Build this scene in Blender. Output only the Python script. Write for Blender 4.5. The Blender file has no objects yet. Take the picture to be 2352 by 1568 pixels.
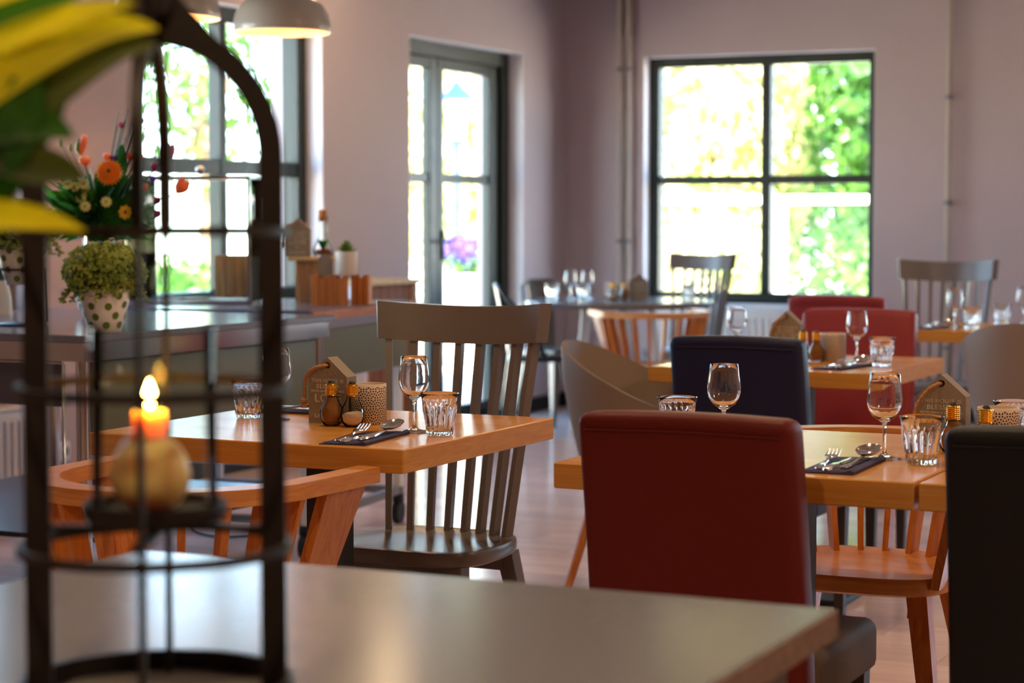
import bpy, bmesh, math, random
from mathutils import Vector, Matrix, noise
random.seed(7)
PI = math.pi
SC = bpy.context.scene
COL = SC.collection

# ------------------------------------------------------------------ camera, sky, sun, exposure
cam = bpy.data.cameras.new('camera'); camo = bpy.data.objects.new('camera', cam); COL.objects.link(camo)
camo.location = (0, 0, 1.23)
camo.rotation_euler = (math.radians(90) - math.atan(284 / 4700), 0, math.radians(25.6))
cam.sensor_width = 36.0; cam.lens = 4700 / 2352 * 36
cam.clip_end = 300; cam.clip_start = 0.05
cam.dof.use_dof = True; cam.dof.focus_distance = 4.4; cam.dof.aperture_fstop = 3.8
SC.camera = camo
SC.view_settings.view_transform = 'Standard'; SC.view_settings.look = 'None'
SC.view_settings.gamma = 1; SC.view_settings.use_curve_mapping = False
SC.view_settings.exposure = 3.1
SC.cycles.max_bounces = 10; SC.cycles.diffuse_bounces = 4; SC.cycles.glossy_bounces = 4
SC.cycles.transmission_bounces = 10; SC.cycles.transparent_max_bounces = 12
SC.cycles.caustics_reflective = False; SC.cycles.caustics_refractive = True; SC.cycles.blur_glossy = 1.0
SC.cycles.sample_clamp_indirect = 6.0; SC.cycles.use_denoising = True

SKY_STRENGTH = 6.4; SUN_ENERGY = 9.0
w = bpy.data.worlds.new('sky'); SC.world = w; w.use_nodes = True
nt = w.node_tree; bg = nt.nodes['Background']
sky = nt.nodes.new('ShaderNodeTexSky'); sky.sky_type = 'HOSEK_WILKIE'
sky.sun_direction = Vector((0.45, -0.55, 0.7)).normalized(); sky.turbidity = 4.0; sky.ground_albedo = 0.5
nt.links.new(sky.outputs[0], bg.inputs[0]); bg.inputs[1].default_value = SKY_STRENGTH
sun = bpy.data.lights.new('sun', 'SUN'); sun.energy = SUN_ENERGY; sun.angle = math.radians(1.0); sun.color = (1, .93, .82)
suno = bpy.data.objects.new('sun', sun); COL.objects.link(suno)
suno.rotation_euler = Vector((0.45, -0.55, 0.7)).to_track_quat('Z', 'Y').to_euler(); suno.location = (3, -3, 12)


def arealight(name, loc, rot, sx, sy, power=0, col=(1, 1, 1), portal=False):
    l = bpy.data.lights.new(name, 'AREA'); l.shape = 'RECTANGLE'; l.size = sx; l.size_y = sy
    l.energy = power; l.color = col
    if portal: l.cycles.is_portal = True
    o = bpy.data.objects.new(name, l); COL.objects.link(o); o.location = loc; o.rotation_euler = rot
    return o


XL, YB, CEIL = -5.478, 12.255, 2.85       # left wall, back wall, ceiling height
XR, YF = 2.6, -3.2
WT = 0.32
# window openings: left wall (y0,y1,z0,z1)
OPL = [(7.573, 9.165, .80, 2.25), (10.109, 11.60, 0.0, 2.25), (5.2, 6.80, .80, 2.25)]
OPB = [(-4.935, -3.42, .69, 2.255), (-0.9, 0.9, .69, 2.255)]
for y0, y1, z0, z1 in OPL:
    arealight('window_portal', (XL - .2, (y0 + y1) / 2, (z0 + z1) / 2), (0, -PI / 2, 0), z1 - z0, y1 - y0, portal=True)
for x0, x1, z0, z1 in OPB:
    arealight('window_portal', ((x0 + x1) / 2, YB + .2, (z0 + z1) / 2), (-PI / 2, 0, 0), x1 - x0, z1 - z0, portal=True)


# ------------------------------------------------------------------ materials
def lin(c):
    return tuple(((v / 255) / 12.92 if v / 255 <= .04045 else ((v / 255 + .055) / 1.055) ** 2.4) for v in c) + (1,)


def mat(name, rgb, rough=.5, metal=0, spec=.5, bump=0, bscale=60, noise_amt=0, nscale=8, coat=0, sss=0, trans=0):
    m = bpy.data.materials.new(name); m.use_nodes = True
    t = m.node_tree; b = t.nodes['Principled BSDF']
    b.inputs['Base Color'].default_value = lin(rgb)
    b.inputs['Roughness'].default_value = rough; b.inputs['Metallic'].default_value = metal
    b.inputs['Specular IOR Level'].default_value = spec
    if coat: b.inputs['Coat Weight'].default_value = coat; b.inputs['Coat Roughness'].default_value = .15
    if sss:
        b.inputs['Subsurface Weight'].default_value = sss
        b.inputs['Subsurface Radius'].default_value = (1, .45, .2); b.inputs['Subsurface Scale'].default_value = .04
    if noise_amt or bump:
        tc = t.nodes.new('ShaderNodeTexCoord')
        n = t.nodes.new('ShaderNodeTexNoise'); n.inputs['Scale'].default_value = nscale; n.inputs['Detail'].default_value = 4
        t.links.new(tc.outputs['Object'], n.inputs['Vector'])
        if noise_amt:
            mx = t.nodes.new('ShaderNodeMix'); mx.data_type = 'RGBA'
            c = lin(rgb); k = 1 - noise_amt
            mx.inputs[6].default_value = (c[0] * k, c[1] * k, c[2] * k, 1)
            k = 1 + noise_amt
            mx.inputs[7].default_value = (min(1, c[0] * k), min(1, c[1] * k), min(1, c[2] * k), 1)
            t.links.new(n.outputs['Fac'], mx.inputs[0]); t.links.new(mx.outputs[2], b.inputs['Base Color'])
        if bump:
            n2 = t.nodes.new('ShaderNodeTexNoise'); n2.inputs['Scale'].default_value = bscale
            t.links.new(tc.outputs['Object'], n2.inputs['Vector'])
            bp = t.nodes.new('ShaderNodeBump'); bp.inputs['Strength'].default_value = bump; bp.inputs['Distance'].default_value = .003
            t.links.new(n2.outputs['Fac'], bp.inputs['Height']); t.links.new(bp.outputs[0], b.inputs['Normal'])
    return m


def woodmat(name, a, b_, rough=.4, axis='X', sc=1.0, spec=.5, rnd=0):
    m = bpy.data.materials.new(name); m.use_nodes = True
    t = m.node_tree; b = t.nodes['Principled BSDF']; b.inputs['Roughness'].default_value = rough
    b.inputs['Specular IOR Level'].default_value = spec
    tc = t.nodes.new('ShaderNodeTexCoord'); mp = t.nodes.new('ShaderNodeMapping')
    s = {'T': (1.2, 3.5, 26), 'X': (1.2, 22, 22), 'Y': (22, 1.2, 22), 'Z': (22, 22, 1.2)}[axis]
    mp.inputs['Scale'].default_value = tuple(v * sc for v in s)
    t.links.new(tc.outputs['Object'], mp.inputs['Vector'])
    if rnd:
        oi = t.nodes.new('ShaderNodeObjectInfo'); vm = t.nodes.new('ShaderNodeVectorMath'); vm.operation = 'MULTIPLY'
        vm.inputs[1].default_value = (0, 0, 0); cb = t.nodes.new('ShaderNodeCombineXYZ')
        ml = t.nodes.new('ShaderNodeMath'); ml.operation = 'MULTIPLY'; ml.inputs[1].default_value = 40
        t.links.new(oi.outputs['Random'], ml.inputs[0]); t.links.new(ml.outputs[0], cb.inputs[0]); t.links.new(ml.outputs[0], cb.inputs[2])
        t.links.new(cb.outputs[0], mp.inputs['Location'])
    n = t.nodes.new('ShaderNodeTexNoise'); n.inputs['Scale'].default_value = 2.2; n.inputs['Detail'].default_value = 6
    n.inputs['Distortion'].default_value = 1.2
    t.links.new(mp.outputs[0], n.inputs['Vector'])
    cr = t.nodes.new('ShaderNodeValToRGB'); cr.color_ramp.elements[0].position = .32; cr.color_ramp.elements[1].position = .68
    cr.color_ramp.elements[0].color = lin(b_); cr.color_ramp.elements[1].color = lin(a)
    t.links.new(n.outputs['Fac'], cr.inputs[0])
    out = cr.outputs[0]
    if rnd:
        hs = t.nodes.new('ShaderNodeHueSaturation'); mr = t.nodes.new('ShaderNodeMapRange')
        mr.inputs[3].default_value = 1 - rnd; mr.inputs[4].default_value = 1 + rnd
        t.links.new(oi.outputs['Random'], mr.inputs[0]); t.links.new(mr.outputs[0], hs.inputs['Value']); t.links.new(out, hs.inputs['Color'])
        out = hs.outputs[0]
    t.links.new(out, b.inputs['Base Color'])
    bp = t.nodes.new('ShaderNodeBump'); bp.inputs['Strength'].default_value = .04; bp.inputs['Distance'].default_value = .001
    t.links.new(n.outputs['Fac'], bp.inputs['Height']); t.links.new(bp.outputs[0], b.inputs['Normal'])
    return m


def glassmat(name, tint=(1, 1, 1), ior=1.5, rough=0):
    m = bpy.data.materials.new(name); m.use_nodes = True; t = m.node_tree
    t.nodes.remove(t.nodes['Principled BSDF']); g = t.nodes.new('ShaderNodeBsdfGlass')
    g.inputs['Color'].default_value = (*tint, 1); g.inputs['IOR'].default_value = ior; g.inputs['Roughness'].default_value = rough
    t.links.new(g.outputs[0], t.nodes['Material Output'].inputs[0]); return m


def panemat(name, tint=(.97, 1, .98), k=.03):
    m = bpy.data.materials.new(name); m.use_nodes = True; t = m.node_tree
    t.nodes.remove(t.nodes['Principled BSDF'])
    tr = t.nodes.new('ShaderNodeBsdfTransparent'); tr.inputs[0].default_value = (*tint, 1)
    gl = t.nodes.new('ShaderNodeBsdfGlossy'); gl.inputs['Roughness'].default_value = .01
    fr = t.nodes.new('ShaderNodeLayerWeight'); fr.inputs[0].default_value = k
    mx = t.nodes.new('ShaderNodeMixShader'); t.links.new(fr.outputs['Fresnel'], mx.inputs[0])
    t.links.new(tr.outputs[0], mx.inputs[1]); t.links.new(gl.outputs[0], mx.inputs[2])
    t.links.new(mx.outputs[0], t.nodes['Material Output'].inputs[0]); return m


def emitmat(name, rgb, strength):
    m = bpy.data.materials.new(name); m.use_nodes = True; t = m.node_tree
    b = t.nodes['Principled BSDF']; b.inputs['Base Color'].default_value = lin(rgb)
    b.inputs['Emission Color'].default_value = lin(rgb); b.inputs['Emission Strength'].default_value = strength; return m


def leafmat(name, a, b_, trans=.5, rough=.45, sc=9):
    m = bpy.data.materials.new(name); m.use_nodes = True; t = m.node_tree
    t.nodes.remove(t.nodes['Principled BSDF'])
    d = t.nodes.new('ShaderNodeBsdfPrincipled'); d.inputs['Roughness'].default_value = rough
    tl = t.nodes.new('ShaderNodeBsdfTranslucent'); mx = t.nodes.new('ShaderNodeMixShader'); mx.inputs[0].default_value = trans
    tc = t.nodes.new('ShaderNodeTexCoord'); n = t.nodes.new('ShaderNodeTexNoise'); n.inputs['Scale'].default_value = sc
    t.links.new(tc.outputs['Object'], n.inputs['Vector'])
    cr = t.nodes.new('ShaderNodeValToRGB'); cr.color_ramp.elements[0].position = .35; cr.color_ramp.elements[1].position = .65
    cr.color_ramp.elements[0].color = lin(b_); cr.color_ramp.elements[1].color = lin(a)
    t.links.new(n.outputs['Fac'], cr.inputs[0])
    t.links.new(cr.outputs[0], d.inputs['Base Color']); t.links.new(cr.outputs[0], tl.inputs['Color'])
    t.links.new(d.outputs[0], mx.inputs[1]); t.links.new(tl.outputs[0], mx.inputs[2])
    t.links.new(mx.outputs[0], t.nodes['Material Output'].inputs[0]); return m


M = dict(
    wall=mat('wall_paint', (188, 171, 172), .85, bump=.15, bscale=90, noise_amt=.03, nscale=2),
    reveal=mat('skylit_reveal_paint', (238, 232, 236), .7, noise_amt=.01),  # wall plaster made paler, skylight brightness put into the colour
    ceil=mat('ceiling_paint', (150, 140, 136), .9, noise_amt=.02),
    floorb=mat('floor_base', (70, 52, 44), .8, noise_amt=.1),
    plank=woodmat('floor_oak', (236, 212, 206), (222, 194, 186), .17, 'X', .6, rnd=.10),
    black=mat('black_paint', (22, 22, 22), .5, noise_amt=.1),
    frame=mat('window_frame_green_black', (24, 32, 16), .42, noise_amt=.08),
    pane=panemat('window_glass'),
    oak=woodmat('table_oak', (216, 154, 74), (200, 134, 56), .24, 'T', 1.0),
    oakc=woodmat('chair_oak', (206, 128, 54), (176, 96, 34), .33, 'Z', 1.2),
    oakr=woodmat('chair_oak_rail', (214, 146, 80), (192, 118, 56), .33, 'T', 1.2),
    grey=mat('grey_lacquer', (106, 96, 92), .3, noise_amt=.03),
    gtop=mat('grey_table_laminate', (118, 114, 112), .2, bump=.05, bscale=150, noise_amt=.05, nscale=6),
    gedge=woodmat('grey_table_edge', (120, 88, 60), (92, 64, 42), .5, 'X'),
    red=mat('brick_red_leather', (96, 17, 6), .5, spec=.25, bump=.25, bscale=260, noise_amt=.06),
    wine=mat('wine_red_leather', (138, 28, 28), .5, bump=.2, bscale=260, noise_amt=.06),
    navy=mat('navy_leather', (22, 24, 56), .5, spec=.3, bump=.2, bscale=260, noise_amt=.06),
    blk=mat('black_leather', (17, 16, 20), .5, spec=.25, bump=.2, bscale=260, noise_amt=.06),
    brown=mat('olive_brown_fabric', (104, 84, 60), .7, bump=.3, bscale=300, noise_amt=.1),
    dwood=woodmat('dark_wood', (60, 42, 28), (42, 28, 18), .5, 'Z'),
    taupe=mat('taupe_plastic', (136, 116, 100), .45, noise_amt=.02),
    steel=mat('dark_steel', (44, 48, 58), .3, metal=.6, noise_amt=.08),
    steel2=mat('taupe_steel', (120, 108, 96), .35, metal=.5, noise_amt=.06),
    iron=mat('blackened_iron', (30, 20, 14), .55, metal=.3, bump=.2, bscale=80, noise_amt=.15),
    chrome=mat('polished_steel', (200, 200, 205), .12, metal=1, noise_amt=.03),
    cut=mat('cutlery_steel', (225, 222, 218), .1, metal=1, noise_amt=.02),
    brass=mat('brass_cap', (238, 176, 60), .22, metal=1, noise_amt=.04),
    glass=glassmat('drinking_glass'),
    vglass=panemat('thin_glass', (.97, .98, .96), .12),
    napkin=mat('navy_napkin', (60, 56, 92), .85, bump=.3, bscale=400, noise_amt=.08),
    signf=mat('taupe_painted_wood', (142, 128, 114), .75, bump=.2, bscale=120, noise_amt=.08),
    letter=mat('pale_lettering', (196, 186, 172), .8, noise_amt=.03),
    rope=mat('jute_rope', (176, 128, 84), .9, bump=.6, bscale=300, noise_amt=.15),
    pepper=mat('ground_pepper', (150, 96, 48), .9, bump=.5, bscale=700, noise_amt=.25, nscale=300),
    salt=mat('pink_salt', (236, 206, 186), .8, bump=.6, bscale=500, noise_amt=.1, nscale=200),
    cream=mat('cream_ceramic', (214, 192, 170), .55, noise_amt=.03),
    pattern=mat('dark_brown_print', (58, 36, 28), .6, noise_amt=.05),
    white=mat('white_enamel', (228, 226, 224), .4, noise_amt=.02),
    lampg=mat('grey_enamel_shade', (168, 162, 156), .25, noise_amt=.02),
    lampi=mat('shade_inside_white', (240, 214, 180), .6, noise_amt=.02),
    bulb=emitmat('warm_bulb', (255, 190, 120), 14.0),
    flame=emitmat('candle_flame', (255, 176, 70), 34.0),
    wax=mat('candle_wax', (250, 205, 140), .5, sss=1, noise_amt=.03),
    amber=mat('amber_frosted_ball', (250, 210, 140), .4, sss=1, noise_amt=.04),
    olive=mat('olive_glass_panel', (96, 94, 66), .3, noise_amt=.05),
    slate=mat('slate_panel', (74, 74, 90), .35, noise_amt=.06),
    ctop=mat('blue_grey_worktop', (104, 110, 130), .16, noise_amt=.05),
    coppr=woodmat('trolley_edge_wood', (190, 128, 96), (158, 96, 66), .25, 'Y'),
    acacia=woodmat('acacia_wood', (206, 160, 112), (150, 100, 62), .5, 'Z', .8),
    pale=woodmat('pale_wood', (226, 196, 148), (200, 164, 112), .5, 'X'),
    orangew=woodmat('orange_wood', (204, 126, 60), (170, 96, 40), .5, 'Z'),
    dbox=woodmat('dark_crate_wood', (156, 90, 34), (112, 60, 22), .6, 'Z'),
    potw=mat('white_pot_enamel', (222, 216, 210), .45, noise_amt=.02),
    dot=mat('green_dot_print', (88, 112, 20), .5, noise_amt=.03),
    leaf=leafmat('small_leaf', (190, 198, 96), (112, 136, 44), .35),
    leafd=leafmat('dark_leaf', (58, 136, 48), (28, 84, 34), .4),
    leafy=leafmat('yellow_leaf', (252, 240, 20), (226, 216, 14), .6),
    leafg=leafmat('green_blade', (70, 130, 16), (36, 84, 10), .45),
    leafo=leafmat('olive_blade', (86, 96, 12), (54, 66, 8), .4),
    sagek=leafmat('succulent_leaf', (150, 176, 60), (60, 96, 50), .2),
    orange=leafmat('orange_petal', (255, 152, 10), (240, 120, 6), .3),
    coral=leafmat('coral_petal', (255, 176, 128), (250, 124, 84), .5),
    pinkp=leafmat('pink_petal', (214, 96, 150), (176, 64, 120), .4),
    violet=leafmat('violet_petal', (160, 110, 210), (112, 70, 180), .4),
    yellowp=leafmat('yellow_petal', (250, 214, 20), (230, 180, 10), .3),
    creamp=leafmat('cream_petal', (240, 232, 160), (206, 204, 120), .3),
    bud=leafmat('green_bud', (168, 186, 90), (110, 136, 50), .3),
    soil=mat('brown_soil', (110, 60, 30), .9, bump=.5, noise_amt=.3, nscale=60),
    cork=mat('cork', (190, 130, 90), .8, noise_amt=.15, nscale=60),
    rubber=mat('black_rubber', (20, 20, 22), .6, noise_amt=.1),
    cable=mat('dark_green_cable', (20, 50, 44), .5, noise_amt=.05),
    garden=leafmat('garden_leaf', (84, 134, 36), (28, 70, 20), .4, .5, 2.2),
    gardenp=leafmat('pale_garden_leaf', (226, 204, 160), (110, 140, 50), .4, .5, 2.0),
    trunk=mat('tree_bark', (120, 96, 76), .9, bump=.6, bscale=20, noise_amt=.2),
    lavender=leafmat('lavender_bloom', (84, 54, 170), (60, 34, 140), .3),
    paving=mat('pale_paving', (220, 206, 190), .9, noise_amt=.06, nscale=2),
    wire=mat('green_grey_wire', (70, 96, 84), .6, noise_amt=.05),
    fence=mat('white_fence_paint', (240, 240, 240), .5, noise_amt=.02),
    lantern=mat('blue_grey_lantern', (26, 56, 92), .4, noise_amt=.05),
    lglass=mat('opal_lantern_glass', (240, 240, 244), .3, noise_amt=.02),
    terra=mat('pale_planter', (200, 190, 176), .8, noise_amt=.08),
    pipe=mat('painted_pipe', (186, 174, 158), .45, noise_amt=.03),
    clamp=mat('pipe_clamp_grey', (120, 122, 128), .5, noise_amt=.05),
)


# ------------------------------------------------------------------ geometry helpers
def add_box(bm, x0, x1, y0, y1, z0, z1, bev=0, seg=1, mtx=None):
    r = bmesh.ops.create_cube(bm, size=1)
    vs = r['verts']
    for v in vs:
        v.co = Vector(((x0 + x1) / 2 + v.co.x * (x1 - x0), (y0 + y1) / 2 + v.co.y * (y1 - y0), (z0 + z1) / 2 + v.co.z * (z1 - z0)))
    if bev:
        es = list({e for v in vs for e in v.link_edges})
        rb = bmesh.ops.bevel(bm, geom=es, offset=bev, segments=seg, affect='EDGES', profile=.5)
        vs = list(set(rb['verts']))
    if mtx:
        for v in vs: v.co = mtx @ v.co
    return vs


def add_loft(bm, rings, caps=True, closed=False):
    """rings: list of lists of Vectors, same count."""
    R = [[bm.verts.new(p) for p in r] for r in rings]; n = len(R[0])
    for i in range(len(R) - (0 if closed else 1)):
        a, b = R[i], R[(i + 1) % len(R)]
        for j in range(n):
            try: bm.faces.new((a[j], a[(j + 1) % n], b[(j + 1) % n], b[j]))
            except ValueError: pass
    if caps and not closed:
        bm.faces.new(list(reversed(R[0]))); bm.faces.new(R[-1])
    return R


def add_tube(bm, pts, rad, n=8, closed=False):
    pts = [Vector(p) for p in pts]; rs = rad if isinstance(rad, (list, tuple)) else [rad] * len(pts)
    rings = []; up = None
    for i, p in enumerate(pts):
        if closed: t = pts[(i + 1) % len(pts)] - pts[i - 1]
        else: t = pts[min(i + 1, len(pts) - 1)] - pts[max(i - 1, 0)]
        t.normalize()
        if up is None: up = Vector((0, 0, 1)) if abs(t.z) < .9 else Vector((1, 0, 0))
        s = t.cross(up); s.normalize(); u = s.cross(t); u.normalize(); up = u
        rings.append([p + (s * math.cos(2 * PI * k / n) + u * math.sin(2 * PI * k / n)) * rs[i] for k in range(n)])
    add_loft(bm, rings, closed=closed)


def add_bar(bm, a, b, wx, wy, wx2=None, wy2=None, ang=0):
    """rectangular bar from a to b, section wx (local x rotated by ang) * wy, mostly vertical"""
    a, b = Vector(a), Vector(b); wx2 = wx2 or wx; wy2 = wy2 or wy
    ex = Vector((math.cos(ang), math.sin(ang), 0)); ey = Vector((-math.sin(ang), math.cos(ang), 0))
    def ring(p, w_, h_): return [p + ex * w_ / 2 * sx + ey * h_ / 2 * sy for sx, sy in ((-1, -1), (1, -1), (1, 1), (-1, 1))]
    add_loft(bm, [ring(a, wx, wy), ring(b, wx2, wy2)])


def add_lathe(bm, prof, n=32, c=(0, 0, 0), mod=None, capa=False, capb=False):
    rings = []
    for r, z in prof:
        rings.append([Vector((c[0] + (r + (mod(r, z, 2 * PI * k / n) if mod else 0)) * math.cos(2 * PI * k / n),
                              c[1] + (r + (mod(r, z, 2 * PI * k / n) if mod else 0)) * math.sin(2 * PI * k / n), c[2] + z)) for k in range(n)])
    R = add_loft(bm, rings, caps=False)
    if capa: bm.faces.new(list(reversed(R[0])))
    if capb: bm.faces.new(R[-1])
    return R


def add_prism(bm, pts, y0, y1, mtx=None):
    """outline in xz extruded along y"""
    A = [Vector((x, y0, z)) for x, z in pts]; B = [Vector((x, y1, z)) for x, z in pts]
    if mtx: A = [mtx @ v for v in A]; B = [mtx @ v for v in B]
    add_loft(bm, [A, B])


def obj(name, bm, m, parent=None, smooth=35, kind=None, label=None):
    bmesh.ops.recalc_face_normals(bm, faces=bm.faces)
    me = bpy.data.meshes.new(name); bm.to_mesh(me); bm.free()
    me.materials.append(m)
    if smooth:
        me.polygons.foreach_set('use_smooth', [True] * len(me.polygons))
        me.set_sharp_from_angle(angle=math.radians(smooth))
    o = bpy.data.objects.new(name, me); COL.objects.link(o)
    if parent: o.parent = parent
    if kind: o['kind'] = kind
    if label: o['label'] = label
    return o


def raw(name, verts, faces, m, parent=None, kind=None, label=None, smooth=False):
    me = bpy.data.meshes.new(name); me.from_pydata(verts, [], faces); me.materials.append(m)
    if smooth: me.polygons.foreach_set('use_smooth', [True] * len(me.polygons))
    o = bpy.data.objects.new(name, me); COL.objects.link(o)
    if parent: o.parent = parent
    if kind: o['kind'] = kind
    if label: o['label'] = label
    return o


def thing(name, label, cat, loc=(0, 0, 0), rz=0, group=None):
    o = bpy.data.objects.new(name, None); COL.objects.link(o); o.empty_display_size = .05
    o.location = loc; o.rotation_euler = (0, 0, rz); o['label'] = label; o['category'] = cat
    if group: o['group'] = group
    return o


def tag(o, label, cat, group=None):
    o['label'] = label; o['category'] = cat
    if group: o['group'] = group
    return o


def dup(r, loc, rz, label, group=None):
    def cp(o, par):
        c = o.copy(); COL.objects.link(c)
        if par: c.parent = par
        for ch in o.children: cp(ch, c)
        return c
    c = cp(r, None); c.location = loc; c.rotation_euler = (0, 0, rz); c['label'] = label
    if group: c['group'] = group
    return c


def setmat(root, part, m):
    for c in root.children:
        if c.name.split('.')[0] == part:
            c.data = c.data.copy(); c.data.materials[0] = m


def nb(): return bmesh.new()


# ------------------------------------------------------------------ the room
def wall_with_openings(name, horiz, at, thick, a0, a1, ops):
    """horiz 'x' : wall runs along x at y=at ; 'y': runs along y at x=at"""
    bm = nb()
    cuts = sorted(ops); pos = a0
    def seg(u0, u1, z0, z1):
        if u1 - u0 < 1e-4 or z1 - z0 < 1e-4: return
        if horiz == 'x': add_box(bm, u0, u1, at, at + thick, z0, z1)
        else: add_box(bm, at - thick, at, u0, u1, z0, z1)
    for u0, u1, z0, z1 in cuts:
        seg(pos, u0, 0, CEIL); seg(u0, u1, 0, z0); seg(u0, u1, z1, CEIL); pos = u1
    seg(pos, a1, 0, CEIL)
    return obj(name, bm, M['wall'], smooth=0, kind='structure')


wall_with_openings('wall_left', 'y', XL, WT, YF, YB, OPL)
wall_with_openings('wall_back', 'x', YB, WT, XL - WT, XR + .2, OPB)
bm = nb(); add_box(bm, XR, XR + .2, YF, YB, 0, CEIL); obj('wall_right', bm, M['wall'], smooth=0, kind='structure')
bm = nb(); add_box(bm, XL - WT, XR + .2, YF - .2, YF, 0, CEIL); obj('wall_front', bm, M['wall'], smooth=0, kind='structure')
bm = nb(); add_box(bm, XL - WT, XR + .2, YF - .2, YB + WT, CEIL, CEIL + .2); obj('ceiling', bm, M['ceil'], smooth=0, kind='structure')
bm = nb(); add_box(bm, XL - WT, XR + .2, YF - .2, YB + WT, -.12, -.012)
floor = obj('floor', bm, M['floorb'], smooth=0, kind='structure')
# floor planks: boards along x, 17 cm wide
pm = {}
def plank_mesh(L):
    k = round(L, 2)
    if k not in pm:
        bm = nb(); add_box(bm, .001, k - .001, .001, .169, -.012, 0)
        me = bpy.data.meshes.new('plank'); bm.to_mesh(me); bm.free(); me.materials.append(M['plank']); pm[k] = me
    return pm[k]
rest = nb(); y = 4.0; row = 0; cnt = 0
while y < 12.25:
    x = XL; first = (row * .53) % 1.3 + .25
    while x < -.35:
        L = first if x == XL else 1.5
        L = min(L, -.35 - x) if -.35 - x > .3 else -.35 - x
        if L <= .05: break
        o = bpy.data.objects.new('plank', plank_mesh(L)); COL.objects.link(o); o.location = (x, y, 0); o.parent = floor
        cnt += 1; x += round(L, 2)
    y += .17; row += 1
add_box(rest, XL, XR, YF, 3.999, -.012, 0); add_box(rest, -.349, XR, 4.0, YB, -.012, 0); add_box(rest, -.42, -.349, 4.0, YB, -.012, -.0006)
obj('plank_field', rest, M['plank'], floor, smooth=0, kind='stuff')

# baseboards (black), broken at the door
bm = nb(); add_box(bm, XL, XL + .018, YF, 10.109, 0, .09); add_box(bm, XL, XL + .018, 11.60, YB, 0, .09)
obj('baseboard_left', bm, M['black'], smooth=0, kind='structure')
bm = nb(); add_box(bm, XL + .018, XR, YB - .018, YB, 0, .09)
obj('baseboard_back', bm, M['black'], smooth=0, kind='structure')


def window(name, wall, a0, a1, z0, z1, vbars, hbars, fw=.075, dep=.10, reveal=.10, lab=None):
    """wall 'left' / 'back'. frame set back by reveal; parts: frame bars and panes."""
    root = bpy.data.objects.new(name, None); COL.objects.link(root); root['kind'] = 'structure'
    def bx(bm, u0, u1, w0, w1, d0, d1, bev=.004):
        if wall == 'left': add_box(bm, XL - reveal - d1, XL - reveal - d0, u0, u1, w0, w1, bev)
        else: add_box(bm, u0, u1, YB + reveal + d0, YB + reveal + d1, w0, w1, bev)
    bm = nb()
    bx(bm, a0, a0 + fw, z0, z1, 0, dep); bx(bm, a1 - fw, a1, z0, z1, 0, dep)
    bx(bm, a0 + fw, a1 - fw, z1 - fw, z1, 0, dep); bx(bm, a0 + fw, a1 - fw, z0, z0 + fw, 0, dep)
    obj('frame', bm, M['frame'], root)
    us = [a0 + fw] + [v for v, _ in vbars] + [a1 - fw]
    for v, wd in vbars:
        bm = nb(); bx(bm, v - wd / 2, v + wd / 2, z0 + fw, z1 - fw, .004, dep - .02); obj('mullion', bm, M['frame'], root)
    for h, wd in hbars:
        for i in range(len(us) - 1):
            l = us[i] + (vbars[i - 1][1] / 2 if i > 0 else 0); r_ = us[i + 1] - (vbars[i][1] / 2 if i < len(vbars) else 0)
            bm = nb(); bx(bm, l, r_, h - wd / 2, h + wd / 2, .008, dep - .03); obj('glazing_bar', bm, M['frame'], root)
    hs = [z0 + fw] + [h for h, _ in hbars] + [z1 - fw]
    for i in range(len(us) - 1):
        for j in range(len(hs) - 1):
            bm = nb(); bx(bm, us[i], us[i + 1], hs[j], hs[j + 1], .028, .032, 0)
            obj('pane', bm, M['pane'], root, smooth=0)
    return root


# window by the buffet, W1
window('window_1', 'left', 7.573, 9.165, .80, 2.25, [(8.41, .055)], [(1.475, .075)])
bm = nb(); add_box(bm, XL - .10, XL + .03, 7.573, 9.165, .77, .80, .004); obj('trim_1', bm, M['white'], kind='structure')
window('window_2', 'left', 5.2, 6.80, .80, 2.25, [(6.0, .055)], [(1.475, .075)])
window('window_3', 'back', -4.935, -3.42, .69, 2.255, [(-4.15, .062)], [(1.47, .055)], fw=.065)
window('added_window', 'back', -.9, .9, .69, 2.255, [(0, .062)], [(1.47, .055)], fw=.065)  # out of view, added to let more daylight into the room
bm = nb(); add_box(bm, -4.99, -3.36, YB - .05, YB + .10, .665, .69, .004); obj('trim_2', bm, M['white'], kind='structure')


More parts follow.
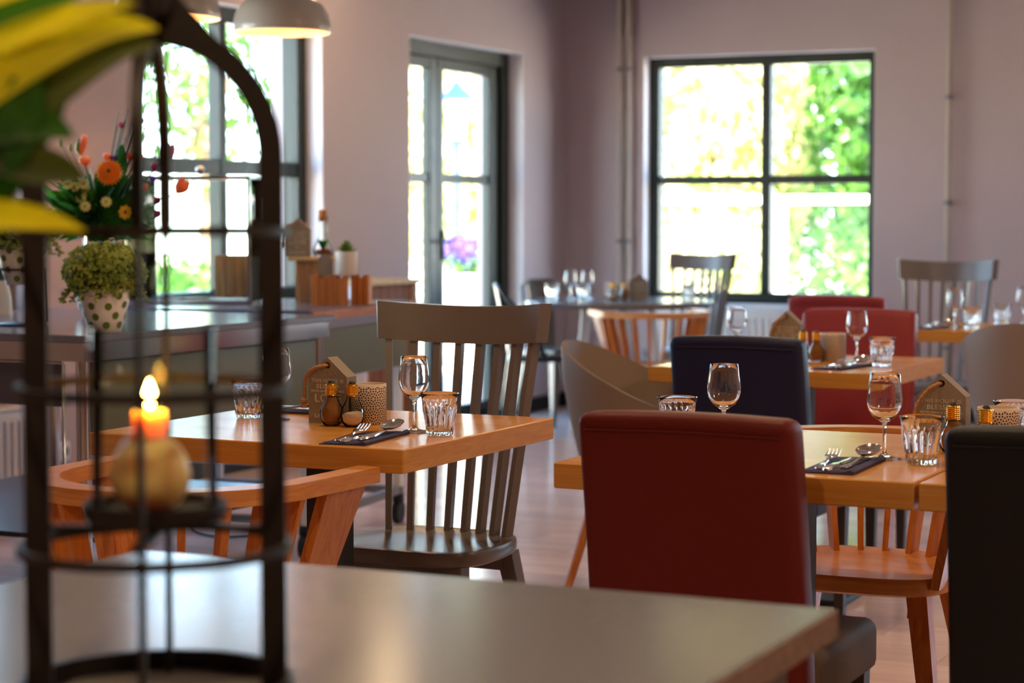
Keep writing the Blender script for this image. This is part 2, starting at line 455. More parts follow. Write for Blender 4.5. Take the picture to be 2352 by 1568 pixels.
def french_door():
    root = bpy.data.objects.new('door_1', None); COL.objects.link(root); root['kind'] = 'structure'
    y0, y1, zt = 10.109, 11.60, 2.25
    xf = XL - .10
    bm = nb()
    add_box(bm, xf - .11, xf, y0, y0 + .09, 0, zt, .004); add_box(bm, xf - .11, xf, y1 - .09, y1, 0, zt, .004)
    add_box(bm, xf - .11, xf, y0 + .09, y1 - .09, zt - .085, zt, .004)
    obj('door_frame', bm, M['frame'], root)
    ym = 10.70
    for a, b, st0, st1 in ((y0 + .095, ym - .003, .08, .10), (ym + .003, y1 - .095, .07, .12)):
        bm = nb(); x0, x1 = xf - .085, xf - .03
        add_box(bm, x0, x1, a, a + st0, .02, zt - .09, .004); add_box(bm, x0, x1, b - st1, b, .02, zt - .09, .004)
        add_box(bm, x0, x1, a + st0, b - st1, zt - .15, zt - .09, .004); add_box(bm, x0, x1, a + st0, b - st1, .02, .10, .004)
        add_box(bm, x0 + .01, x1 - .01, a + st0, b - st1, 1.435, 1.49, .004)
        lf = obj('door_leaf', bm, M['frame'], root)
        for z0, z1 in ((.10, 1.435), (1.49, zt - .15)):
            bm = nb(); add_box(bm, xf - .044, xf - .040, a + st0, b - st1, z0, z1); obj('pane', bm, M['pane'], lf, smooth=0)
    bm = nb(); add_box(bm, xf - .032, xf - .018, ym + .035, ym + .065, .98, 1.16, .004)
    add_tube(bm, [(xf - .02, ym + .05, 1.09), (xf + .03, ym + .05, 1.09), (xf + .035, ym + .02, 1.09), (xf + .035, ym - .08, 1.09)], .009, 8)
    obj('door_handle', bm, M['black'], root)


french_door()
k = 4
for side, a0, a1, z0, z1 in (('L', 7.573, 9.165, .80, 2.25), ('L', 10.109, 11.60, 0, 2.25), ('B', -4.935, -3.42, .69, 2.255)):
    bm = nb(); e = .003; d0, d1 = .0, .098
    for u0, u1, w0, w1 in ((a0, a0 + e, z0, z1), (a1 - e, a1, z0, z1), (a0 + e, a1 - e, z1 - e, z1)):
        if side == 'L': add_box(bm, XL - d1, XL - d0, u0, u1, w0, w1)
        else: add_box(bm, u0, u1, YB + d0, YB + d1, w0, w1)
    obj('trim_%d' % k, bm, M['reveal'], smooth=0, kind='structure'); k += 1  # thin liners carrying the painted-in skylight of the reveals
bm = nb(); add_box(bm, XL - .32, XL, 10.115, 11.595, -.012, .02, .003); obj('trim_3', bm, M['frame'], kind='structure')


# ------------------------------------------------------------------ wall fittings
def pipe(x, z0, z1, r, label, clamps, rc=.5, thick=None):
    t = thing('wall_pipe', label, 'pipe', (x, YB - .045, z0))
    bm = nb(); add_tube(bm, [(0, 0, 0), (0, 0, (z1 - z0) / 2), (0, 0, z1 - z0)], r, 12); obj('pipe', bm, M['pipe'], t)
    if thick: bm = nb(); add_tube(bm, [(0, 0, thick - z0), (0, 0, z1 - z0 - .002)], r * 1.7, 12); obj('sleeve', bm, M['pipe'], t)
    for c in clamps:
        bm = nb(); add_tube(bm, [(0, 0, c - z0 - .012), (0, 0, c - z0 + .012)], r * 1.5, 12); add_box(bm, -.004, .004, 0, .045, c - z0 - .008, c - z0 + .008)
        obj('clamp', bm, M['clamp'], t)
    return t


pipe(-5.085, .0, CEIL, .013, 'left of the two thin pipes running up the wall by the corner', (1.08, 2.18), thick=2.38)
pipe(-5.02, .0, CEIL, .013, 'right of the two thin pipes running up the wall by the corner', (1.08, 2.18), thick=2.38)
pipe(-2.955, .0, CEIL, .016, 'single beige pipe on the wall right of the window', (1.32, 1.95, .45))


def radiator(name, label, w, h, loc, rz):
    t = thing(name, label, 'radiator', loc, rz)
    bm = nb(); add_box(bm, -w / 2, w / 2, -.035, .035, 0, h, .006)
    n = int(w / .045)
    for i in range(n):
        x = -w / 2 + (i + .5) * w / n; add_box(bm, x - .012, x + .012, -.045, -.034, .04, h - .04, .004)
    obj('panel', bm, M['white'], t)
    bm = nb(); add_box(bm, -w / 2, w / 2, -.04, .04, h, h + .012, .003)
    for i in range(n): add_box(bm, -w / 2 + (i + .2) * w / n, -w / 2 + (i + .7) * w / n, -.03, .03, h + .012, h + .016)
    obj('top_grille', bm, M['white'], t)
    for s in (-1, 1):
        bm = nb(); add_box(bm, s * w * .35 - .02, s * w * .35 + .02, .035, .075, .1, h - .1); obj('bracket', bm, M['white'], t)
    bm = nb(); add_tube(bm, [(w / 2 - .03, 0, 0), (w / 2 - .03, 0, -.05)], .012, 10); add_tube(bm, [(w / 2 - .03, 0, -.05), (w / 2 - .03, .07, -.055)], .01, 10)
    obj('valve', bm, M['chrome'], t)
    return t


radiator('radiator', 'white ribbed radiator on the wall under the four-pane window', 1.0, .52, (-4.3, YB - .085, .13), 0)
radiator('radiator', 'white radiator low on the left wall below the steel counter', .9, .37, (XL + .085, 6.24, .085), -PI / 2 + PI)
t = thing('wall_socket', 'white wall socket low on the wall beside the left radiator', 'socket', (XL, 6.98, .24), 0)
bm = nb(); add_box(bm, 0, .03, -.04, .04, -.04, .04, .006); obj('cover', bm, M['white'], t)
bm = nb(); add_tube(bm, [(.03, 0, 0), (.034, 0, 0)], .02, 16); obj('socket_well', bm, M['clamp'], t)


# ------------------------------------------------------------------ tables
def table(name, label, x0, x1, y0, y1, th=.05, top='oak', legs='black', lw=.08, inset=.045, z=.76, edge=None):
    cx, cy = (x0 + x1) / 2, (y0 + y1) / 2
    t = thing(name, label, 'table', (cx, cy, 0)); hx, hy = (x1 - x0) / 2, (y1 - y0) / 2
    bm = nb(); add_box(bm, -hx, hx, -hy, hy, z - th, z, .0025, 1); tp = obj('tabletop', bm, M[top], t)
    if edge:
        for a in ((-hx - .002, hx + .002, -hy - .003, -hy), (-hx - .002, hx + .002, hy, hy + .003), (-hx - .003, -hx, -hy, hy), (hx, hx + .003, -hy, hy)):
            bm = nb(); add_box(bm, *a, z - th, z - .002); obj('edge_band', bm, M[edge], tp, label='wooden edge band')
    if legs == 'black':
        bm = nb(); add_box(bm, -lw / 2, lw / 2, -lw / 2, lw / 2, .02, z - th - .012, .003); obj('column', bm, M[legs], t, label='black square column')
        bm = nb(); add_box(bm, -.21, .21, -.21, .21, 0, .02, .006); obj('base_plate', bm, M[legs], t)
        bm = nb(); add_box(bm, -.2, .2, -.2, .2, z - th - .012, z - th, .002); obj('mounting_plate', bm, M[legs], t)
    else:
        for sx in (-1, 1):
            for sy in (-1, 1):
                bm = nb(); cx_, cy_ = sx * (hx - inset - lw / 2), sy * (hy - inset - lw / 2)
                add_box(bm, cx_ - lw / 2, cx_ + lw / 2, cy_ - lw / 2, cy_ + lw / 2, 0, z - th, .003); obj('leg', bm, M[legs], t)
    return t


table('dining_table', 'oak table left of centre with pepper, salt and grey spindle chair behind', -2.77, -1.985, 3.632, 4.372)
table('dining_table', 'oak table on the right, partly behind the brick-red chair', -1.622, -.918, 3.570, 4.365)
table('dining_table', 'oak table joined on at the right, partly behind the black chair back', -.910, -.20, 3.570, 4.365)
table('dining_table', 'middle oak table between the navy chair and the wine-red chair', -2.41, -1.66, 6.03, 6.83)
table('dining_table', 'farthest oak table, at the right behind the taupe tub chair back', -2.20, -1.46, 8.47, 9.2)
table('grey_table', 'grey-topped table in the foreground carrying the candle lantern', -1.722, -.703, 1.57, 2.370, .035, 'gtop', 'dwood', edge='gedge')

t = thing('round_table', 'round grey table in the far corner under the pipes', 'table', (-4.53, 10.88, 0))
bm = nb(); add_lathe(bm, [(0, .722), (.53, .722), (.54, .728), (.545, .735), (.545, .752), (.54, .758), (0, .76)], 48); obj('tabletop', bm, M['gtop'], t)
for k in range(4):
    a = PI / 4 + k * PI / 2 + .35; bm = nb()
    add_tube(bm, [(.26 * math.cos(a), .26 * math.sin(a), .722), (.36 * math.cos(a), .36 * math.sin(a), 0)], [.02, .013], 10); obj('leg', bm, M['white'], t, label='white tapered leg')


# ------------------------------------------------------------------ chairs (local: faces +y, origin on the floor under the seat centre)
def parson_chair(label, loc, rz, leather, seatm=None, H=.885, W=.40):
    t = thing('upholstered_chair', label, 'chair', loc, rz)
    bm = nb(); vs = add_box(bm, -W / 2, W / 2, -.24, -.155, .37, H, .022, 3)
    bmesh.ops.subdivide_edges(bm, edges=[e for e in bm.edges if e.calc_length() > .2], cuts=5, use_grid_fill=True)
    for v in bm.verts:
        f = max(0, v.co.z - .37) / (H - .37)
        v.co.y -= .062 * f * f * .6 + .045 * f
        v.co.x *= 1 + .02 * (1 - f)
        s = 1 - (abs(v.co.x) / (W / 2)) ** 2
        if v.co.z > H - .03: v.co.z += .006 * s
        v.co.y += (-.004 if v.co.y < -.2 else .008) * s
    back = obj('backrest', bm, M[leather], t, 50)
    bm = nb(); zz = H - .028
    def sy(z_):
        f = max(0, z_ - .37) / (H - .37); return -.24 - .062 * f * f * .6 - .045 * f - .0045
    add_tube(bm, [(-W / 2 + .02, sy(zz), zz), (0, sy(zz) - .003, zz + .004), (W / 2 - .02, sy(zz), zz)], .002, 6); obj('piping', bm, M[leather], back)
    bm = nb(); add_box(bm, -W / 2 - .005, W / 2 + .005, -.17, .235, .355, .455, .022, 3)
    for v in bm.verts:
        if v.co.z > .45: v.co.z += .008 * (1 - (v.co.x / .22) ** 2)
    obj('seat', bm, M[seatm or leather], t, 50, label=('olive-brown fabric seat' if seatm else None))
    for sx in (-1, 1):
        for yy in (-.2, .2):
            bm = nb(); add_bar(bm, (sx * (W / 2 - .03), yy, 0), (sx * (W / 2 - .03), yy, .36), .028, .028, .042, .042); obj('leg', bm, M['dwood'], t, label='dark wooden leg')
    return t


def spindle_chair(label, loc, rz, m='grey', H=1.02):
    t = thing('spindle_back_chair', label, 'chair', loc, rz)
    # seat: D-shaped with rounded front corners
    pts = []
    for k in range(40):
        a = 2 * PI * k / 40; c, s = math.cos(a), math.sin(a)
        e = .45; x = .215 * math.copysign(abs(c) ** e, c); y = .195 * math.copysign(abs(s) ** (e + .15), s)
        if y < 0: x *= 1 - .12 * (-y / .195)
        else: x *= 1
        pts.append((x, y))
    bm = nb()
    add_loft(bm, [[Vector((x * k, y * k, z)) for x, y in pts] for k, z in ((.93, .412), (.985, .417), (1, .425), (1, .442), (.985, .449), (.93, .451), (.86, .447), (.6, .441), (.25, .439))])
    obj('seat', bm, M[m], t, 40)
    # rail
    def arc(x, z): return -.178 - .08 * (z - .45) / .55 + 1.35 * x * x  # ends come forward
    Hb = H - .095
    rings = []
    for i in range(17):
        x = -.2375 + .475 * i / 16
        sag = .013 * (1 - (x / .2375) ** 2)
        sl = math.atan(2.7 * x); nx, ny = -math.sin(sl), math.cos(sl); tx = .018
        xt = x; xb = x * .97
        rings.append([Vector((xb - nx * tx, arc(xb, Hb) - ny * tx, Hb - sag)), Vector((xb + nx * tx, arc(xb, Hb) + ny * tx, Hb - sag)),
                      Vector((xt + nx * tx, arc(xt, H) + ny * tx, H - sag)), Vector((xt - nx * tx, arc(xt, H) - ny * tx, H - sag))])
    bm = nb(); add_loft(bm, rings)
    bmesh.ops.bevel(bm, geom=[e for e in bm.edges if e.calc_face_angle(0) > .9], offset=.0025, segments=1, affect='EDGES')
    obj('top_rail', bm, M[m], t, 40)
    for i in range(8):
        u = -1 + 2 * i / 7
        xb, xt = u * .165, u * .205
        yb = -.168 + .055 * u * u; yt = arc(xt, Hb)
        bm = nb(); add_bar(bm, (xb, yb, .445), (xt, yt, Hb + .004), .016, .024, .018, .024, ang=.45 * u); obj('spindle', bm, M[m], t)
    for sx in (-1, 1):
        for sy in (-1, 1):
            bm = nb(); add_bar(bm, (sx * .215, sy * .215, 0), (sx * .155, sy * .135, .414), .028, .028, .044, .044); obj('leg', bm, M[m], t)
    bm = nb(); add_box(bm, -.15, .15, .115, .14, .365, .414); add_box(bm, -.15, .15, -.14, -.115, .365, .414); obj('apron', bm, M[m], t)
    return t


def barrel_chair(label, loc, rz, top=.705, group=None):
    t = thing('barrel_chair', label, 'chair', loc, rz)
    R = .275; path = [Vector((-R - .005, .27, 0)), Vector((-R - .005, .16, 0))]
    for k in range(17):
        a = PI + PI * k / 16; path.append(Vector((R * math.cos(a), .02 + R * .98 * math.sin(a), 0)))
    path += [Vector((R + .005, .16, 0)), Vector((R + .005, .27, 0))]
    rings = []
    for i, p in enumerate(path):
        tg = (path[min(i + 1, len(path) - 1)] - path[max(i - 1, 0)]).normalized(); nn = Vector((tg.y, -tg.x, 0))
        wd = .030 if 2 < i < len(path) - 3 else .026
        rings.append([p - nn * wd + Vector((0, 0, top - .032)), p + nn * wd + Vector((0, 0, top - .032)),
                      p + nn * wd + Vector((0, 0, top)), p - nn * wd + Vector((0, 0, top))])
    bm = nb(); add_loft(bm, rings)
    bmesh.ops.bevel(bm, geom=[e for e in bm.edges if e.calc_face_angle(0) > .9], offset=.004, segments=2, affect='EDGES')
    obj('arm_rail', bm, M['oakr'], t, 40)
    pts = []
    for k in range(40):
        a = 2 * PI * k / 40; c, s = math.cos(a), math.sin(a)
        ee = .5 if s > 0 else .85
        pts.append((.225 * math.copysign(abs(c) ** .6, c), .215 * math.copysign(abs(s) ** ee, s)))
    bm = nb(); add_loft(bm, [[Vector((x * k, y * k, z)) for x, y in pts] for k, z in ((.95, .412), (1, .418), (1, .443), (.98, .452), (.9, .452), (.7, .444), (.3, .441))])
    obj('seat', bm, M['oakr'], t, 40)
    for i in range(11):
        a = PI + PI * (i + .35) / 10.7
        pt = Vector((R * math.cos(a), .02 + R * math.sin(a), top - .03)); pb = Vector((.212 * math.cos(a), .195 * math.sin(a), .446))
        bm = nb(); add_bar(bm, pb, pt, .036, .014, .044, .016, ang=a); obj('spindle', bm, M['oakc'], t)
    for s in (-1, 1):
        bm = nb(); add_bar(bm, (s * .205, .125, .43), (s * R, .175, top - .03), .020, .10, .022, .155, ang=0); obj('arm_plank', bm, M['oakc'], t)
        for sy in (-1, 1):
            bm = nb(); add_bar(bm, (s * .225, sy * .215, 0), (s * .16, sy * .13, .415), .028, .03, .046, .05); obj('leg', bm, M['oakc'], t)
        bm = nb(); add_prism(bm, [(-.13, .414), (.13, .414), (.15, .36), (.06, .395), (-.06, .395), (-.15, .36)], -.011, .011, Matrix.Translation((s * .15, 0, 0)) @ Matrix.Rotation(PI / 2, 4, 'Z'))
        obj('side_bracket', bm, M['oakc'], t)
    return t


def tub_chair(label, loc, rz):
    t = thing('tub_chair', label, 'chair', loc, rz)
    n = 40; m_ = 10; th = .010
    def rim(a):  # a=0 at back (-y)
        c = (1 + math.cos(a)) / 2
        return .585 + .245 * (c ** 1.25) if c > .12 else .585 - .11 * (1 - c / .12)
    def P(a, f, off):
        h0 = .40; h = h0 + (rim(a) - h0) * f
        r = .21 + .075 * math.sin(min(1, f * ((rim(a) - h0) / .43)) * PI / 2) - off
        return Vector((r * math.sin(a), -r * math.cos(a) * .98, h))
    bm = nb(); rings = []
    for f in [i / m_ for i in range(m_ + 1)]: rings.append([P(2 * PI * k / n, f, 0) for k in range(n)])
    for f in [1 - i / m_ for i in range(m_ + 1)]: rings.append([P(2 * PI * k / n, max(f, .03), th) for k in range(n)])
    rings.insert(0, [Vector((p.x * .4, p.y * .4, .385)) for p in rings[0]]); 
    rings.append([Vector((p.x * .5, p.y * .5, .412)) for p in rings[-1]])
    add_loft(bm, rings); obj('shell', bm, M['taupe'], t, 60)
    bm = nb(); add_lathe(bm, [(0, .43), (.17, .43), (.19, .44), (.185, .455), (0, .46)], 28); obj('seat_pad', bm, M['taupe'], t, 60)
    for sx in (-1, 1):
        for sy in (-1, 1):
            bm = nb(); add_tube(bm, [(sx * .12, sy * .12, .40), (sx * .215, sy * .215, 0)], [.02, .012], 10); obj('leg', bm, M['oakc'], t, label='splayed round wooden leg')
    return t


def steel_chair(label, loc, rz, m='steel'):
    t = thing('steel_cafe_chair', label, 'chair', loc, rz)
    bm = nb(); add_box(bm, -.18, .18, -.18, .18, .425, .45, .012, 2)
    for v in bm.verts:
        if v.co.y < 0: v.co.x *= .86
    obj('seat', bm, M[m], t, 50)
    bm = nb(); pts = [(-.16, .02, .45), (-.205, -.04, .60), (-.2, -.14, .72), (-.15, -.22, .815), (-.07, -.25, .85), (.07, -.25, .85), (.15, -.22, .815), (.2, -.14, .72), (.205, -.04, .60), (.16, .02, .45)]
    add_tube(bm, pts, .012, 8); obj('back_frame', bm, M[m], t, 60)
    bm = nb(); rings = []
    for i in range(5):
        x = -.075 + .15 * i / 4; yo = -.008 * (1 - (x / .075) ** 2)
        rings.append([Vector((x * .8, -.165 + yo, .45)), Vector((x * .8, -.172 + yo, .45)), Vector((x * 1.3, -.252 + yo, .845)), Vector((x * 1.3, -.245 + yo, .845))])
    add_loft(bm, rings); obj('back_panel', bm, M[m], t, 50)
    for sx in (-1, 1):
        for sy in (-1, 1):
            bm = nb(); add_bar(bm, (sx * .215, sy * .22, 0), (sx * .15, sy * .145, .43), .022, .022, .06, .06); obj('leg', bm, M[m], t)
    return t


spindle_chair('grey spindle-back chair behind the left oak table, nearest of its kind', (-2.33, 4.375, 0), PI)
spindle_chair('grey spindle-back chair at the far right, behind the farthest oak table', (-2.37, 9.60, 0), PI, H=1.03)
spindle_chair('grey spindle-back chair in front of the four-pane window', (-4.34, 11.42, 0), PI - .25)
parson_chair('brick-red leather chair with brown seat, its back turned in the foreground', (-1.262, 3.625, 0), 0, 'red', 'brown')
parson_chair('black leather chair back at the right edge, cut off by the frame', (-.61, 3.64, 0), 0, 'blk')
parson_chair('navy leather chair with its back turned at the middle oak table', (-1.955, 5.86, 0), 0, 'navy')
parson_chair('wine-red leather chair behind the middle oak table, facing the camera', (-2.10, 7.08, 0), PI, 'wine', H=.89, W=.425)
parson_chair('wine-red leather chair farther back, only its top edge showing', (-2.50, 8.68, 0), 0, 'wine', H=.895, W=.42)
barrel_chair('oak barrel chair with slatted back at the left oak table, nearest', (-2.335, 3.345, 0), 0, top=.725)
barrel_chair('oak barrel chair under the right oak table, its seat facing the camera', (-1.27, 4.50, 0), PI, top=.735)
barrel_chair('pale oak barrel chair in front of the round grey table', (-4.03, 10.16, 0), .60, top=.735)
tub_chair('taupe plastic tub chair left of the navy chair', (-2.455, 6.14, 0), -PI / 2 + .1)
tub_chair('taupe plastic tub chair back at the right edge, before the farthest table', (-1.615, 8.10, 0), 0)
steel_chair('dark steel cafe chair left of the round table', (-4.84, 10.47, 0), -PI / 2 + .5)
steel_chair('taupe steel cafe chair behind the round table in the corner', (-5.02, 11.18, 0), -PI / 2 - .55, 'steel2')


# ------------------------------------------------------------------ tableware
def wine_glass(label, loc, group=None):
    o = [(.0, 0), (.031, 0), (.0325, .0012), (.030, .0025), (.012, .006), (.0050, .012), (.0036, .022), (.0034, .060), (.0046, .070), (.013, .0765),
         (.0235, .084), (.0310, .095), (.0345, .107), (.0350, .117), (.0335, .132), (.0312, .148), (.0292, .166), (.0287, .1668)]
    i = [(.0282, .166), (.0302, .148), (.0325, .132), (.0340, .117), (.0335, .107), (.0298, .0957), (.0222, .0856), (.012, .0795), (.0, .0775)]
    bm = nb(); add_lathe(bm, o + i, 40); bmesh.ops.remove_doubles(bm, verts=bm.verts, dist=1e-6)
    return tag(obj('wine_glass', bm, M['glass'], smooth=80), label, 'glass', group)


def tumbler(label, loc=None, group=None):
    def mod(r, z, a):
        if z < .006 or r < .02: return 0
        k = max(0, min(1, (.068 - z) / .012)) if z > .056 else 1
        return -.0034 * k * (1 - abs(math.cos(9 * a)) ** .8)
    o = [(.0, 0), (.026, 0), (.029, .003), (.030, .010), (.0315, .022), (.0345, .040), (.0375, .056), (.0385, .064), (.0380, .070), (.0395, .080), (.0428, .091), (.0424, .092)]
    i = [(.0416, .0912), (.0381, .080), (.0358, .068), (.0335, .056), (.0305, .040), (.0272, .022), (.0256, .013), (.023, .010), (.0, .009)]
    bm = nb(); A = add_lathe(bm, o, 108, mod=mod); B = add_lathe(bm, i, 108)
    for j in range(108): bm.faces.new((A[-1][j], A[-1][(j + 1) % 108], B[0][(j + 1) % 108], B[0][j]))
    bmesh.ops.remove_doubles(bm, verts=bm.verts, dist=1e-6)
    return tag(obj('water_glass', bm, M['glass'], smooth=50), label, 'glass', group)


def put(proto, items, maker):
    for k, (loc, lab) in enumerate(items):
        if k == 0: o = maker(lab); proto = o
        else: o = proto.copy(); COL.objects.link(o); o['label'] = lab
        o.location = (loc[0], loc[1], loc[2] + .0006)
    return proto


G1, G2 = 'wine glasses on the laid tables', 'faceted water glasses on the laid tables'
put(None, [((-2.128, 3.945, .76), 'clear wine glass beside the spoon on the left oak table'),
           ((-2.546, 4.045, .76), 'wine glass on the left oak table, mostly behind the lantern post'),
           ((-1.061, 3.895, .76), 'clear wine glass beside the spoon on the right oak table'),
           ((-1.433, 4.010, .76), 'wine glass rising behind the brick-red chair back'),
           ((-1.866, 6.50, .76), 'wine glass before the wine-red chair on the middle table'),
           ((-2.333, 6.655, .76), 'wine glass showing just above the navy chair back'),
           ((-2.069, 8.694, .76), 'wine glass on the farthest table before the grey spindle chair'),
           ((-1.865, 9.14, .76), 'wine glass cut by the right edge on the farthest table'),
           ((-4.80, 10.80, .76), 'left of two wine glasses on the round grey table'),
           ((-4.72, 10.86, .76), 'right of two wine glasses on the round grey table')], lambda l: wine_glass(l, None, G1))
put(None, [((-2.044, 3.905, .76), 'faceted water glass right of the wine glass on the left table'),
           ((-2.628, 4.054, .76), 'faceted water glass on the left table seen through the lantern'),
           ((-.975, 3.845, .76), 'faceted water glass before the house sign on the right table'),
           ((-1.548, 4.040, .76), 'water glass rim showing above the brick-red chair back, left part'),
           ((-.885, 4.25, .76), 'water glass behind the patterned pot at the right edge'),
           ((-1.737, 6.335, .76), 'faceted water glass on the middle table by the wine-red chair'),
           ((-1.986, 8.658, .76), 'water glass on the farthest table beside the wine glass'),
           ((-1.955, 9.10, .76), 'rear water glass on the farthest table near the right edge'),
           ((-4.88, 10.72, .76), 'water glass at the left side of the round grey table'),
           ((-4.69, 10.74, .76), 'water glass before the wine glasses on the round grey table'),
           ((-4.14, 10.98, .76), 'water glass on the round grey table before the window chair')], lambda l: tumbler(l, None, G2))


def text_mesh(lines, parent, m, name='lettering'):
    """lines: (text, size, x centre, z) flat raised letters on the -y face"""
    bm = nb()
    for s, size, x, z, y in lines:
        cu = bpy.data.curves.new('t', 'FONT'); cu.body = s; cu.size = size; cu.align_x = 'CENTER'; cu.extrude = .0004; cu.space_character = 1.12; cu.offset = .00015
        o = bpy.data.objects.new('t', cu); COL.objects.link(o)
        dg = bpy.context.evaluated_depsgraph_get(); me = bpy.data.meshes.new_from_object(o.evaluated_get(dg))
        me.transform(Matrix.Translation((x, y, z)) @ Matrix.Rotation(PI / 2, 4, 'X'))
        bm.from_mesh(me); bpy.data.objects.remove(o); bpy.data.curves.remove(cu); bpy.data.meshes.remove(me)
    return obj(name, bm, m, parent, smooth=0)


def house_sign(label, loc, rz=0, side='L'):
    t = thing('house_sign', label, 'sign', loc, rz)
    w2, hs, hp, d = .0505, .108, .152, .022
    # body with a real hole: build front outline with hole by bridging
    hole = [(.0 + .0075 * math.cos(2 * PI * k / 16 + PI / 2), .1335 + .0075 * math.sin(2 * PI * k / 16 + PI / 2)) for k in range(16)]
    out = [(0, hp), (-w2, hs), (-w2, 0), (w2, 0), (w2, hs)]
    bm = nb(); F = []
    for yy in (-d, d):
        O = [bm.verts.new((x, yy, z)) for x, z in out]; Hh = [bm.verts.new((x, yy, z)) for x, z in hole]
        F.append((O, Hh))
        bm.faces.new([O[0], O[1]] + [Hh[k] for k in (4, 3, 2, 1, 0)])
        bm.faces.new([O[1], O[2], O[3], O[4]] + [Hh[k] for k in (12, 11, 10, 9, 8, 7, 6, 5, 4)])
        bm.faces.new([O[4], O[0]] + [Hh[k] for k in (0, 15, 14, 13, 12)])
    for k in range(5): bm.faces.new((F[0][0][k], F[0][0][(k + 1) % 5], F[1][0][(k + 1) % 5], F[1][0][k]))
    for k in range(16): bm.faces.new((F[0][1][k], F[0][1][(k + 1) % 16], F[1][1][(k + 1) % 16], F[1][1][k]))
    obj('board', bm, M['signf'], t, smooth=0)
    y = -d - .0003
    text_mesh([('THIS HOUSE IS', .0115, 0, .094, y), ('BLESSED', .0145, 0, .0805, y), ('WITH FAMILY & FRIENDS', .0070, 0, .0715, y),
               ('LOVE', .0270, 0, .049, y), ('AND', .0080, 0, .036, y), ('LAUGHTER', .0125, 0, .013, y)], t, M['letter'])
    if side == 'L':
        pts = [(0.0, .03, .1335), (0, -.0, .1335), (-.004, -.028, .1335), (-.02, -.036, .130), (-.038, -.035, .121), (-.052, -.031, .106), (-.058, -.027, .085), (-.060, -.025, .060)]
        kn = (-.061, -.025, .052)
    else:
        pts = [(0.0, .03, .1335), (0, 0, .1335), (-.004, -.028, .1335), (-.018, -.038, .126), (-.034, -.038, .108), (-.046, -.036, .088), (-.052, -.034, .062)]
        kn = (-.053, -.034, .054)
    bm = nb(); fine = []
    for i in range(len(pts) - 1):
        for s in range(6):
            f = s / 6; fine.append(Vector(pts[i]).lerp(Vector(pts[i + 1]), f))
    fine.append(Vector(pts[-1]))
    add_tube(bm, fine, [.0042 + .0007 * math.sin(i * 2.1) for i in range(len(fine))], 8)
    kx = Vector(kn); r = bmesh.ops.create_icosphere(bm, subdivisions=2, radius=.0085)
    for v in r['verts']: v.co = v.co * (1 + .25 * noise.noise(v.co * 300)) + kx
    for k in range(14):
        a = 2 * PI * k / 14; add_tube(bm, [kx + Vector((0, 0, -.004)), kx + Vector((.008 * math.cos(a), .008 * math.sin(a), -.018))], .0012, 4)
    obj('rope_handle', bm, M['rope'], t, 60, label='twisted jute rope with a knotted end')
    return t


SG = 'small house-shaped signs'
house_sign('grey wooden house sign with rope on the left oak table', (-2.395, 4.045, .76), 0)
house_sign('grey wooden house sign with rope on the right oak table', (-1.005, 4.14, .76), 0, 'R')
house_sign('wooden house sign on the middle table behind the navy chair', (-2.165, 6.70, .76), 0, 'R')
house_sign('grey house sign on the round table in the corner', (-4.43, 10.93, .76), .5)


def bulb_shaker(label, loc, content):
    t = thing('bulb_shaker', label, 'shaker', loc)
    o = [(0, .0), (.014, .0), (.018, .002), (.0245, .012), (.0275, .024), (.0265, .036), (.021, .048), (.0150, .058), (.0130, .066), (.0130, .072)]
    i = [(.0120, .072), (.0120, .066), (.0138, .058), (.0197, .048), (.0250, .036), (.0260, .024), (.023, .012), (.017, .004), (.0, .0032)]
    bm = nb(); add_lathe(bm, o + i, 32); bmesh.ops.remove_doubles(bm, verts=bm.verts, dist=1e-6); obj('glass_bulb', bm, M['vglass'], t, 80)
    if content == 'pepper': c = [(0, .004), (.0165, .005), (.0222, .0125), (.0252, .024), (.0242, .036), (.0190, .048), (.0132, .058), (.0116, .0655), (.0, .067)]; m_ = 'pepper'
    elif content == 'half': c = [(0, .004), (.0165, .005), (.0222, .0125), (.0252, .024), (.0246, .030), (.0, .032)]; m_ = 'pepper'
    else: c = [(0, .004), (.0165, .005), (.0222, .0125), (.0252, .024), (.0247, .029), (.012, .034), (.0, .0335)]; m_ = 'salt'
    bm = nb(); add_lathe(bm, c, 32)
    for v in bm.verts:
        if content == 'salt' and v.co.z > .028: v.co.z += v.co.x * .12
    obj('contents', bm, M[m_], t, 60, label='brown ground pepper' if m_ == 'pepper' else 'pale pink salt')
    pr = [(.0118, .068), (.0138, .0685)]
    for k in range(6):
        z = .0705 + k * .0040; pr += [(.0126, z), (.0140, z + .0012), (.0140, z + .0020), (.0126, z + .0033)]
    pr += [(.0120, .0955), (.006, .0975), (0, .098)]
    bm = nb(); add_lathe(bm, pr, 28); obj('screw_cap', bm, M['brass'], t, 50, label='threaded brass cap')
    bm = nb(); add_lathe(bm, [(.0078, .0968), (.0072, .099), (.005, .1022), (0, .1028)], 20, capa=True); obj('cap_tip', bm, M['rubber'], t, 60, label='black cap tip')
    t.location = (loc[0], loc[1], loc[2] + .0006)
    return t


